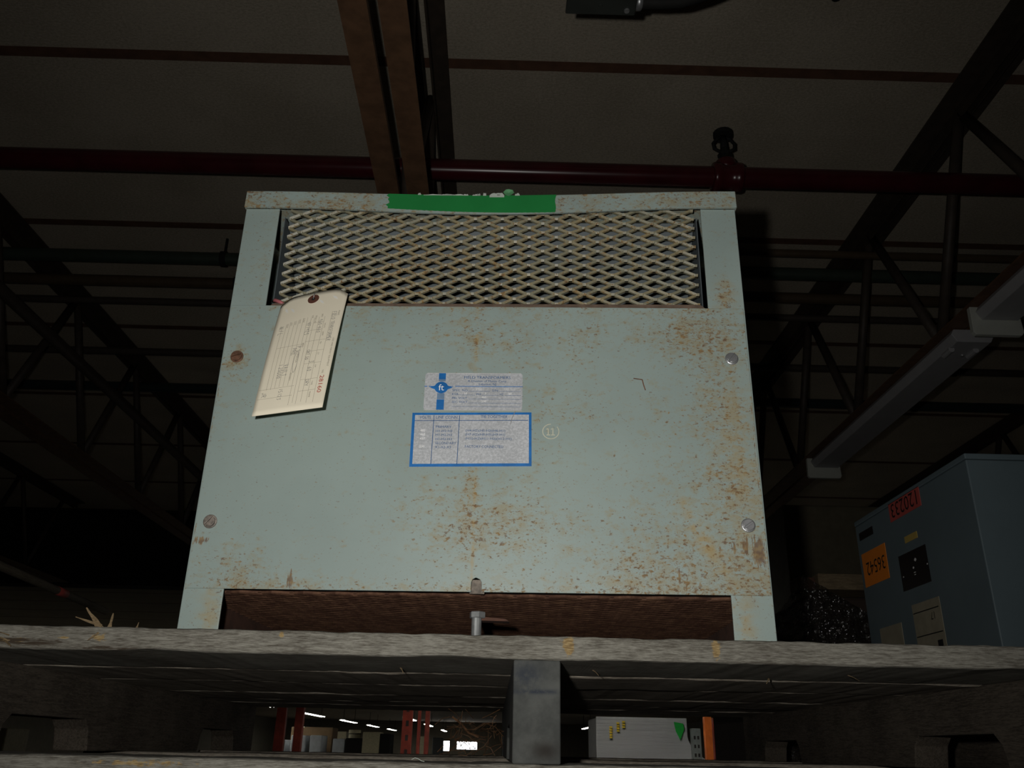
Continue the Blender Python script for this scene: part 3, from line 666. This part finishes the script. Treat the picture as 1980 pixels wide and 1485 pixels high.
geo2(blue, rects([(NPx(820.5), NPz(752.6), NPx(826), NPz(751.2)), (NPx(829), NPz(752.8), NPx(841), NPz(751.2)), (NPx(866), NPz(752.4), NPx(876), NPz(751.2)), (NPx(880), NPz(752), NPx(1011), NPz(750.8))]), face(-.0008))
blue.build('blue_emblem', M_blue, npl)
pb = MB(); geo2(pb, rects([(NPx(847.5), NPz(742), NPx(861), NPz(738)), (NPx(846), NPz(776.5), NPx(860), NPz(765))]), face(-.0008)); pb.build('pale_stripe', M_blue_pale, npl)
el = MB(); geo2(el, text_geo('ft', .0072, cx_, cz_-.0035, align='C'), face(-.00105)); el.build('emblem_letters', M_emboss, npl)
tx_ = MB()
for s_, px0, px1, py, h in (('FIELD TRANSFORMERS', 897, 987, 736.5, 5.2), ('A Division of Motor Corp.', 904, 980, 743, 4), ('Lebanon, NJ', 926, 959, 749, 4),
    ('SPEC. NO.', 875, 906, 761, 4), ('S/N', 952, 963, 761, 4), ('KVA', 875, 887, 768.5, 4), ('PH', 922, 930, 768.5, 4), ('HZ', 967, 974, 768.5, 4), ('PRI. VOLT', 875, 904, 776, 4), ('SEC. VOLT', 875, 905, 783.5, 4)):
    geo2(tx_, text_geo(s_, h*6.22e-4, NPx(px0), NPz(py), w=NPx(px1)-NPx(px0)), face(-.0008))
geo2(tx_, rects([(NPx(a), NPz(y+.5), NPx(b), NPz(y)) for a, b, y in ((906, 948, 760.5), (965, 1007, 760.5), (889, 919, 768), (932, 965, 768), (976, 1007, 768), (906, 1007, 775.5), (906, 1007, 783), (875, 1007, 790))]), face(-.0008))
tx_.build('plate_lettering', M_ink, npl)
em = MB()
for s_, px0, py in (('7732', 921, 759), ('111', 976, 758), ('10', 899, 767), ('3', 938, 767), ('60', 984, 767), ('460', 932, 774), ('230', 932, 782)):
    geo2(em, text_geo(s_, .0024, NPx(px0), NPz(py)), face(-.0009))
em.build('stamped_figures', M_emboss, npl)
# connection plate
CPx = lambda px: -.0758+(px-794)*5.60e-4
CPz = lambda py: .2378-(py-802.5)*5.98e-4
cpl = MB().prism([(-.0753, .1752), (.0557, .1772), (.0550, .2388), (-.0757, .2372)], -.0006, 0, 1).build('connection_plate', M_foil, T, label='silver wiring table plate with a blue border')
def quad(a, b, c, d): return ([a, b, c, d], [(0, 1, 2, 3)])
O_ = [(-.0753, .1752), (.0557, .1772), (.0550, .2388), (-.0757, .2372)]; I_ = [(-.0722, .1785), (.0528, .1805), (.0522, .2362), (-.0726, .2346)]
bd = MB()
for i in range(4):
    j = (i+1) % 4; geo2(bd, quad(O_[i], O_[j], I_[j], I_[i]), face(-.0008))
bd.build('blue_border', M_blue, cpl)
tl = lambda py, px: py-(px-910)*.011
l2 = MB()
geo2(l2, strokes([[(CPx(800), CPz(tl(817.5, 800))), (CPx(1021), CPz(tl(817.5, 1021)))], [(CPx(837), CPz(tl(808, 837))), (CPx(836), CPz(tl(901, 836)))], [(CPx(887), CPz(tl(808, 887))), (CPx(886), CPz(tl(901, 886)))]], .0007), face(-.0008))
for s_, px0, px1, py, h in (('VOLTS', 809, 831, 814, 5.5), ('LINE CONN.', 841, 885, 814, 5.5), ('TIE TOGETHER', 929, 981, 813, 5.5),
    ('PRIMARY', 842, 872, 832, 4.6), ('H1-H2-H3', 842, 874, 840, 4.4), ('H1-H2-H3', 842, 874, 847.5, 4.4), ('H1-H2-H3', 842, 874, 855.5, 4.4), ('SECONDARY', 842, 883, 863.5, 4.6), ('X1-X2-X3', 842, 873, 871, 4.4),
    ('(H4-H2)(H5-H3)(H6-H1)', 900, 977, 839.5, 4.4), ('(H7-H2)(H8-H3)(H9-H1)', 900, 977, 847, 4.4), ('(H10-H2)(H11-H3)(H12-H1)', 900, 990, 855, 4.4), ('FACTORY CONNECTED', 900, 974, 870.5, 4.8)):
    geo2(l2, text_geo(s_, h*5.98e-4, CPx(px0), CPz(tl(py, (px0+px1)/2)), w=CPx(px1)-CPx(px0)), face(-.0008))
l2.build('plate_lettering', M_ink, cpl)
e2 = MB()
for s_, py in (('483', 840), ('460', 847.5), ('437', 855.5), ('230', 870.5)): geo2(e2, text_geo(s_, .0026, CPx(812), CPz(py)), face(-.0009))
e2.build('stamped_figures', M_emboss, cpl)
mk = MB(); geo2(mk, strokes([[(CPx(995), CPz(801)), (CPx(990), CPz(812)), (CPx(987), CPz(825))]], .0006), face(-.0011)); mk.build('pen_stroke', M_pencil, cpl)

# ------------------------------------------------------------------ hang tag
TG = thing('hang_tag', (0, 0, 0), 'cream card tag number 28160 hanging from the mesh vent', 'tag')
TG.location = T.location; TG.rotation_euler = T.rotation_euler
def tagp(a, b, lift_=0):
    """a: 0 at the eyelet end .. 1 at the free end, b: 0 left .. 1 right; local to the cabinet axes"""
    L0, R0, L1, R1 = Vector((-.2308, 0, .3668)), Vector((-.1556, 0, .3840)), Vector((-.2302, 0, .2068)), Vector((-.1586, 0, .2176))
    p = (L0*(1-b)+R0*b)*(1-a) + (L1*(1-b)+R1*b)*a
    p.y = -.022-.043*a-.003*math.sin(math.pi*a) + .004*(1-a)*(2*b-1)**2 - lift_
    return p
ch = .145; cw = .06
mb = MB(); NA, NB_ = 24, 16
def tg(u, v):
    b = v; a0 = max(0, (ch-b)/ch*cw, (b-(1-ch))/ch*cw); return tagp(a0+(1-a0)*u, b)
mb.grid(NA, NB_, tg)
card = mb.build('card', M_tagcard, TG, solid=.0005, smooth=True)
LF = .0005
tf = lambda a, b: tagp(a, b, LF)
AL = .160; BL_ = .0745      # metric size of the card, text is written in metres then scaled to (a, b)
tm = lambda x, y: tf(x/AL, y/BL_)
ctr = (.066, .50)
cx_, cy_ = ctr[0]*AL, ctr[1]*BL_
mb = MB(); n = 24
vs = [tm(cx_+r*math.cos(6.2832*i/n), cy_+r*math.sin(6.2832*i/n)) for r in (.0062, .0021) for i in range(n)]
mb.add(vs, [(i, (i+1) % n, n+(i+1) % n, n+i) for i in range(n)]); mb.build('eyelet', M_eyelet, TG, solid=.0006)
mb = MB(); mb.add([tagp((cx_+.0022*math.cos(6.2832*i/n))/AL, (cy_+.0022*math.sin(6.2832*i/n))/BL_, .0007) for i in range(n)], [tuple(range(n))]); mb.build('eyelet_hole', M_dark, TG)
e0 = tagp(cx_/AL, cy_/BL_, .001)
MB().tube([e0, e0+Vector((.001, -.002, .006)), e0+Vector((.002, .004, .0115)), e0+Vector((.003, .030, .016)), e0+Vector((.003, .0365, .0155))], .0004, 6).build('tie_wire', M_metal, TG, smooth=True)
# printed form: lines run along the card
ln = []
x0, x1 = .036, .152
for b, xa, xb in ((.840, .034, .152), (.745, .040, .152), (.665, .040, .150), (.595, .040, .152), (.545, .040, .150), (.490, .038, .152), (.425, .038, .128), (.360, .040, .128), (.300, .040, .128), (.240, .040, .129), (.185, .042, .130), (.125, .044, .130)):
    ln.append([(xa, b*BL_), (xb, b*BL_)])
for x, ba, bb in ((.0475, .60, .75), (.058, .53, .75), (.073, .54, .84), (.087, .60, .84), (.103, .60, .84), (.123, .60, .84), (.137, .60, .84), (.0755, .125, .52), (.129, .02, .52), (.1405, .02, .52)):
    ln.append([(x, ba*BL_), (x, bb*BL_)])
pr = MB(); geo2(pr, strokes(ln, .00024), tm)
for s_, x, b, h in (('MAKE', .034, .925, .0019), ('USED AND REBUILT EQUIPMENT', .072, .935, .0018), ('NO.', .114, .885, .0018), ('VOLTS', .050, .762, .0016), ('AMPS', .062, .762, .0016), ('PH', .076, .762, .0016), ('CY', .090, .762, .0016), ('H.P.', .106, .762, .0016), ('TYPE', .126, .762, .0016), ('FRAME', .139, .762, .0016),
    ('SPEC', .036, .69, .0016), ('SERIAL NO.', .037, .605, .0016), ('SIZE', .036, .55, .0016), ('SPEED', .074, .505, .0016), ('CONDITION', .086, .46, .0016), ('REMARKS', .112, .425, .0016), ('CODE', .038, .43, .0016), ('DATE', .039, .37, .0016), ('COST', .040, .31, .0016), ('LOC.', .041, .25, .0016), ('SOLD', .042, .195, .0016), ('TO', .043, .09, .0016)):
    geo2(pr, text_geo(s_, h, x, b*BL_), tm)
pr.build('printed_form', M_tagline, TG)
def writes(*a): mb = MB(); geo2(mb, strokes(hand(a[0], a[1], a[2], a[3]*.86, *a[4:]), .00042), tm); return mb.build('pencil_writing', M_pencil, TG)
writes('FIELD TRANSFORMER', .035, .850*BL_, .0046, .80)
writes('460-460', .044, .672*BL_, .0046, .92); writes('3', .100, .665*BL_, .0056); writes('60', .108, .665*BL_, .0050); writes('DRY', .124, .672*BL_, .0046)
writes('CAT 3G', .085, .600*BL_, .0040); writes('4F1925', .046, .500*BL_, .0050, .95); writes('P S', .078, .435*BL_, .0050); writes('PHIL', .080, .375*BL_, .0046)
writes('VAULT', .100, .310*BL_, .0050, .9); writes('1 20000', .099, .235*BL_, .0050); writes('15123', .131, .310*BL_, .0048, 1.0); writes('JR', .133, .075*BL_, .0056); writes('N/L', .045, .085*BL_, .0060, 1.1)

mb = MB(); geo2(mb, text_geo('28160', .0044, .1205, .872*BL_, w=.021), tm); mb.build('red_number', M_tagred, TG, label='red printed number 28160')
oval = [(.098+.014*math.cos(t), .462*BL_+.0021*math.sin(t)) for t in [6.2832*i/24 for i in range(25)]]
mb = MB(); geo2(mb, strokes([oval], .0004), tm); mb.build('pen_oval', M_pencil, TG)
mb = MB()
for x, b, ang in ((.020, .12, .5), (.022, .22, .6), (.017, .64, .7), (.013, .83, .8)):
    c = Vector((x, b*BL_)); d = Vector((math.cos(ang), math.sin(ang)))*.005; e = Vector((-d.y, d.x))*.28
    geo2(mb, ([tuple(c-d), tuple(c+e), tuple(c+d), tuple(c-e)], [(0, 1, 2, 3)]), tm)
mb.build('white_smears', M_smear, TG)

# ------------------------------------------------------------------ blue-grey cabinet on the next pallet
p2 = dup(pal, (1.29, .022, 0), 'second pallet hidden behind, under the blue-grey cabinet at the right')
CX, CY0, CY1, CZ0, CZ1 = .857, 1.50, 2.028, .104, .522
co = (CX+.3, CY0, CZ0)
cb = thing('electrical_cabinet', co, 'blue-grey steel electrical cabinet standing upside down at the right edge', 'electrical cabinet')
MB().box(CX, CX+.62, CY0, CY1, CZ0, CZ1-.012).build('body', M_cab, cb, bevel=.002, org=co)
MB().box(CX-.001, CX+.621, CY0-.001, CY1+.001, CZ1-.011, CZ1).build('cover', M_cab, cb, bevel=.002, org=co)
def sticker(name, y0, y1, z0, z1, mat, label=None):
    return MB().box(CX-.0010, CX-.0001, min(y0, y1), max(y0, y1), z0, z1).build(name, mat, cb, org=co, label=label)
# on this face the reader's x runs towards the camera (-y); upside-down print runs +y with its top downwards
ud = lambda y, z: (lambda a, b: (CX-.0014, y+a, z-b))
rs = sticker('red_sticker', 1.690, 1.836, .474, .514, M_rd, 'dull red sticker printed 120233 upside down')
mb = MB(); geo2(mb, text_geo('120233', .030, 0, 0, w=.122), ud(1.703, .510)); mb.build('sticker_number', M_bk, rs, org=co)
os_ = sticker('orange_sticker', 1.882, 2.012, .363, .440, M_or, 'bright orange sticker printed 36542 upside down')
mb = MB(); geo2(mb, text_geo('36542', .030, 0, 0, w=.100), ud(1.892, .416)); mb.build('sticker_number', M_bk, os_, org=co)
sticker('black_label', 1.932, 2.009, .472, .490, M_bkplate); sticker('yellow_label', 1.728, 1.785, .4165, .430, M_yl)
bp = sticker('black_plate', 1.702, 1.826, .323, .397, M_bkplate, 'black rating plate with torn shiny spots')
mb = MB()
for y, z, a, b in ((1.752, .376, .006, .004), (1.765, .362, .004, .003), (1.762, .352, .006, .0012), (1.762, .3475, .005, .001), (1.705, .358, .003, .002), (1.815, .352, .003, .002)):
    mb.add([(CX-.0013, y-a, z), (CX-.0013, y, z+b), (CX-.0013, y+a, z), (CX-.0013, y, z-b)], [(0, 1, 2, 3)])
mb.build('shiny_scrap', M_emboss, bp, org=co)
w1 = sticker('paper_label', 1.683, 1.801, .14, .291, M_paper, 'tall yellowed paper label with ruled lines')
w2 = sticker('paper_label', 1.860, 1.970, .17, .265, M_paper, 'smaller yellowed paper label by the far corner')
mb = MB(); mb.box(CX-.0014, CX-.0011, 1.69, 1.798, .272, .274).box(CX-.0014, CX-.0011, 1.688, 1.798, .2255, .2275).box(CX-.0014, CX-.0011, 1.695, 1.715, .199, .212)
geo2(mb, text_geo('17', .014, 0, 0), ud(1.71, .266)); mb.build('paper_print', M_bk, w1, org=co)

# ------------------------------------------------------------------ film-wrapped stack, plank and carton behind the cabinet
so = (1.05, 2.6, -1.75)
sk = thing('wrapped_stack', so, 'dark stack of goods in crumpled clear film between the two cabinets', 'wrapped stack')
MB().box(.735, 1.45, 2.38, 3.1, -1.75, .30).box(.87, 1.45, 2.43, 3.0, .30, .413).build('crate', plain('dark_crate', (.035, .022, .016), .8), sk, bevel=.01, org=so)
def film(u, v):
    x = .69+.36*u; z = -.05+.52*v
    top = .46-.10*abs(u-.55)-(.12 if u < .35 else 0)*(1-u/.35) if u < .35 else .45-.11*(u-.35)/.65*1.3
    z = -.05+(top+.05)*v
    nz = mnoise.noise(Vector((x*16, z*16, 1)))*.030+mnoise.noise(Vector((x*60, z*60, 7)))*.016
    return (x+nz*.5, 2.28+nz+.03*v, z)
MB().grid(60, 70, film).build('stretch_film', M_plastic, sk, org=so, smooth=False)
pk = thing('wood_plank', (1.0, 2.45, .432), 'short brown plank lying on the film-wrapped stack', 'plank')
MB().box(.865, 1.35, 2.33, 2.55, .4145, .457).build('plank', M_plywood, pk, bevel=.002, org=(1.0, 2.45, .432))
MB().box(.815, .865, 2.35, 2.42, .4155, .45).build('broken_end', M_rustdark, pk, bevel=.004, org=(1.0, 2.45, .432))
cn = thing('tall_carton', (1.6, 3.7, -1.75), 'tall dull carton in the dark behind the film-wrapped stack', 'carton')
MB().box(1.22, 1.95, 3.6, 4.1, -1.75, 1.0).build('carton', plain('dull_carton', (.12, .105, .07), .85), cn, bevel=.01, org=(1.6, 3.7, -1.75))
MB().box(1.26, 1.91, 3.590, 3.599, .30, .36).build('tape_band', plain('dull_tape', (.10, .085, .06), .6), cn, org=(1.6, 3.7, -1.75))
# wooden pole at the left, held by a post outside the picture
po = (-1.4, 1.7, -1.75); pp = thing('handrail_pole', po, 'grey-brown wooden pole slanting in from the left edge above the pallet', 'pole')
MB().tube([(-1.4, 1.62, .475), (-1.4, 2.2, .457), (-1.4, 2.7, .443), (-1.4, 3.18, .430)], [.0135, .013, .0125, .012], 12).build('pole', wood('pole_wood', (.10, .085, .06), (.20, .175, .13), sx=5, axis=1), pp, smooth=True, org=po)
MB().lathe([(.0132, 0), (.0134, .06)], (-1.4, 2.80, .4405), (0, 1, -.026), 12).build('red_band', M_rd, pp, org=po, smooth=True)
MB().box(-1.44, -1.36, 1.60, 1.68, -1.75, .50).build('post', M_rack_red, pp, bevel=.004, org=po)

# ------------------------------------------------------------------ the far warehouse seen through the pallet
def lamp(x, y, label, L=4.8, skirt=0, tube=None):
    o = (x, y, 1.25); t = thing('ceiling_light', o, label, 'light fixture', 'lit fluorescent fixtures far off')
    MB().prism([(x-.14, 1.30), (x+.14, 1.30), (x+.16, 1.25), (x+.15, 1.25), (x+.12, 1.285), (x-.12, 1.285), (x-.15, 1.25), (x-.16, 1.25)], y-L/2, y+L/2, 1).build('housing', M_fix_white, t, org=o)
    if skirt: MB().box(x-.17, x-.16, y-L/2, y+L/2, 1.25-skirt, 1.29).box(x+.16, x+.17, y-L/2, y+L/2, 1.25-skirt, 1.29).box(x-.17, x+.17, y-L/2-.01, y-L/2, .96, 1.30).build('light_shield', M_fix_white, t, org=o)  # skirts and end plate added to block lamp light from the near scene
    for s in (-.06, .06): MB().tube([(x+s, y-L/2+.05, 1.262), (x+s, y+L/2-.05, 1.262)], .030, 8).build('tube', tube or M_tube_on, t, org=o)
    for s in (-.4, .4): MB().box(x-.01, x+.01, y+s*L-.01, y+s*L+.01, 1.30, 2.0).build('hanger', M_black, t, org=o)
gl = 'lit fluorescent fixture seen under the pallet, '
lamp(-7.85, 30.2, gl+'small bright end at far left'); lamp(-7.85, 40.0, gl+'longest bright bar at the left')
lamp(-7.8, 49.8, gl+'next bar right of the longest'); lamp(-7.75, 59.5, gl+'third bar in the left row'); lamp(-7.7, 70, gl+'nearest left of the slotted upright')
lamp(-3.95, 43.4, gl+'twin dots over the slotted upright'); lamp(-3.85, 54.5, gl+'dots right of the red uprights'); lamp(-3.78, 70, gl+'pair just above the bright windows')
lamp(-13.6, 66.5, gl+'low left, above the white stacks'); lamp(5.3, 53, gl+'beside the grey wrapped load')
lamp(.55, 6.85, 'added fluorescent fixture, unseen behind the cabinet, brightening the wrapped load and uprights', 1.2, .07, M_tube_added)  # unseen lamp added to brighten the wrapped load and red uprights
for _x, _y, _w in ((-3.85, 22, 'in the middle row'), (5.3, 22, 'in the right row')):  # added out of view along the lamp rows to brighten the far warehouse
    lamp(_x, _y, 'added fluorescent fixture unseen above the pallet boards, '+_w)
lamp(.75, 28, 'added fluorescent fixture unseen far behind the middle stringer of the pallet'); lamp(-7.85, 20.5, 'added fluorescent fixture unseen above the pallet, nearest of the left row')  # two more unseen lamps, added to light the far goods

# wrapped load with the green triangle
wo = (1.43, 9.4, -1.75); wl = thing('wrapped_load', wo, 'tall grey film-wrapped load with green triangle, seen under the pallet at right', 'wrapped load')
def fv(u, v):
    x = .99+.885*u; z = -1.70+2.02*v; wv = mnoise.noise(Vector((x*2, z*6, 2)))*.012
    fl_x = .16*max(0, 1-abs(z+.05)/.22)**2*max(0, (u-.85)/.15) if z < .17 else 0
    return (x+fl_x, 9.0+wv-fl_x*.3, z)
MB().grid(40, 60, fv).build('film_front', M_film, wl, smooth=True, org=wo)
MB().box(.992, 1.873, 9.03, 9.8, -1.70, .315).build('goods', plain('grey_goods', (.30, .30, .31), .6), wl, bevel=.02, org=wo)
MB().box(.97, 1.90, 8.98, 9.82, -1.75, -1.705).build('base', M_deck, wl, org=wo)
MB().add([(1.745, 8.975, .285), (1.835, 8.975, .270), (1.845, 8.975, .22), (1.80, 8.975, .12), (1.76, 8.975, .20)], [(0, 1, 2, 3, 4)]).build('green_triangle', M_green, wl, org=wo, solid=.002)
mb = MB()
for x, z0, n_ in ((1.115, .125, 5), (1.185, .185, 4), (1.24, .22, 3)):
    for i in range(n_): mb.box(x, x+.028, 8.972, 8.975, z0+i*.023, z0+i*.023+.016)
mb.build('yellow_marks', M_yelmark, wl, org=wo)
# rack uprights
def upright(name, x0, x1, y, mat, label, cat='rack upright', top=.62, holes=False, grp='rack uprights seen under the pallet'):
    o = ((x0+x1)/2, y, -1.75); t = thing(name, o, label, cat, grp); d = .07
    MB().prism([(x0, y), (x1, y), (x1, y+d), (x1-.006, y+d), (x1-.006, y+.006), (x0+.006, y+.006), (x0+.006, y+d), (x0, y+d)], -1.75, top, 2).build('column', mat, t, org=o)
    MB().box(x0-.03, x1+.03, y-.02, y+d+.02, -1.75, -1.74).build('foot_plate', mat, t, org=o)
    if holes:
        z = -.4
        while z < top-.05:
            if holes == 2:
                for xx in (x0+.016, x1-.034): MB().box(xx, xx+.018, y-.002, y-.0005, z, z+.03).build('slot', M_dark, t, org=o)
            else: MB().box((x0+x1)/2-.01, (x0+x1)/2+.014, y-.002, y-.0005, z, z+.045).build('slot', M_dark, t, org=o)
            z += .075 if holes == 2 else .115
    return t
upright('rack_upright', -1.885, -1.805, 8.0, M_rack_red, 'dark red rack upright at the far left of the gap under the pallet')
upright('rack_upright', -1.722, -1.655, 8.0, M_rack_red, 'dark red rack upright left of the longest lit fixture')
upright('rack_upright', -.797, -.712, 8.0, M_rack_red, 'red slotted rack upright in the middle of the left gap', holes=1)
upright('rack_upright', -.690, -.664, 8.3, M_rack_red, 'thin red post just right of the slotted upright')
upright('rack_upright', -.645, -.605, 8.6, M_rack_red, 'red post second to the right of the slotted upright')
upright('rack_upright', 1.825, 1.885, 8.0, M_beam_orange, 'bright orange upright right of the wrapped load', top=.30)
upright('rack_upright', 1.945, 1.985, 8.2, M_rack_red, 'dull red post right of the bright orange upright', top=.30)
upright('rack_upright', 1.835, 1.918, 8.6, M_rack_grey, 'grey perforated upright between wrapped load and orange upright', holes=2, top=.22)
# goods far off, standing on the floor or stacked
def goods(name, pxs, zt, y, mat, label, cat, dep=1.0):
    x0, x1 = pxs; o = ((x0+x1)/2, y, -1.75); t = thing(name, o, label, cat, 'goods standing in the far aisle')
    MB().box(x0, x1, y, y+dep, -1.62, zt).build('stack', mat, t, bevel=.03, org=o)
    MB().box(x0, x1, y, y+dep, -1.75, -1.63).build('pallet_base', M_deck, t, org=o)
    MB().box(x0+.02, x1-.02, y-.012, y-.002, zt*.4-.5, zt*.4-.44).build('strap', M_dark, t, org=o)
kx = lambda px, y: (px-948.3)/1664*y*1.088*.98
Yb = 30
def G(a, b, py, lab, mat, name='wrapped_goods', cat='wrapped goods', y=Yb):
    hz = 1450-(955-a)*.0203
    goods(name, (kx(a, y), kx(b, y)), (hz-py)/1664*y*.93, y, mat, lab, cat)
G(583, 600, 1432, 'low white wrapped stack behind the paired red uprights', M_white)
G(609, 634, 1424, 'pale wrapped stack, left one below the brown cartons', M_white)
G(641, 661, 1424, 'pale wrapped stack, right one below the brown cartons', M_white)
G(608, 678, 1409, 'wide brown carton stack behind the pale wrapped stacks', M_carton, 'carton_stack', 'cartons', 31.5)
G(679, 699, 1430, 'white carton stack left of the dark machine', M_white)
G(671, 701, 1417, 'cream crate behind the white carton stack', M_cream, 'cream_crate', 'crate', 34)
G(700, 728, 1429, 'dark machine block in the middle of the left gap', M_black, 'dark_machine', 'machine')
G(728, 757, 1418, 'tall cream-yellow cabinet right of the dark machine', M_cream, 'cream_cabinet', 'cabinet')
G(757, 775, 1421, 'black cabinet left of the slotted red upright', M_black, 'black_cabinet', 'cabinet')
G(822, 833, 1426, 'narrow tan panel right of the red uprights', M_cream, 'tan_panel', 'panel')
G(845, 862, 1428, 'grey crate beside the left bright window', M_rack_grey, 'grey_crate', 'crate', 40)
o = (-6.05, 29.4, .35)
dr = thing('drum_lid', o, 'round cream drum standing on the dark machine', 'drum')
zt = (1445-1429)/1664*30*.93
MB().lathe([(.19, 0), (.195, .01), (.195, .24), (.19, .25)], (kx(714, 30.4), 30.5, zt+.001), (0, 0, 1), 20).build('drum', M_cream, dr, org=o)
MB().lathe([(.20, .12), (.203, .125), (.203, .135), (.20, .14)], (kx(714, 30.4), 30.5, zt+.001), (0, 0, 1), 20).build('hoop', M_dark, dr, org=o)
dp = thing('building_column', (-3.2, 14, -1.75), 'black steel column in front of the white stacks, right of the red uprights', 'column')
MB().box(kx(590, 14), kx(596, 14), 14, 14.05, -1.75, .9).build('web', M_black, dp, org=(-3.2, 14, -1.75))
MB().box(kx(589.5, 14), kx(596.5, 14), 13.98, 13.995, -1.75, .9).box(kx(589.5, 14), kx(596.5, 14), 14.055, 14.07, -1.75, .9).build('flange', M_black, dp, org=(-3.2, 14, -1.75))
# stacked yellow-brown blocks at the far left of the gap, cream carton beyond the notch
bo = (kx(516, 10), 10, -1.75); bs = thing('block_stack', bo, 'stack of yellow-brown wood blocks left of the paired red uprights', 'wood blocks')
for i in range(16):
    z = -1.75+.13*i
    MB().box(kx(510, 10)+.004*(i % 3), kx(522, 10), 10, 10.12, z, z+.075).build('block', M_cream if i % 2 else M_carton, bs, org=bo, bevel=.004)
    MB().box(kx(512, 10), kx(520, 10), 10.01, 10.1, z+.076, z+.129).build('spacer', M_dark, bs, org=bo)
cw_ = thing('cream_carton', (-6.5, 12.2, -1.75), 'cream carton glimpsed through the left notch of the pallet', 'carton')
MB().box(-7.2, -6.24, 12, 12.6, -1.75, .14).build('carton', M_cream, cw_, bevel=.02, org=(-6.5, 12.2, -1.75))
MB().box(-7.2, -6.24, 11.992, 11.999, -.8, -.74).build('tape_band', M_carton, cw_, org=(-6.5, 12.2, -1.75))
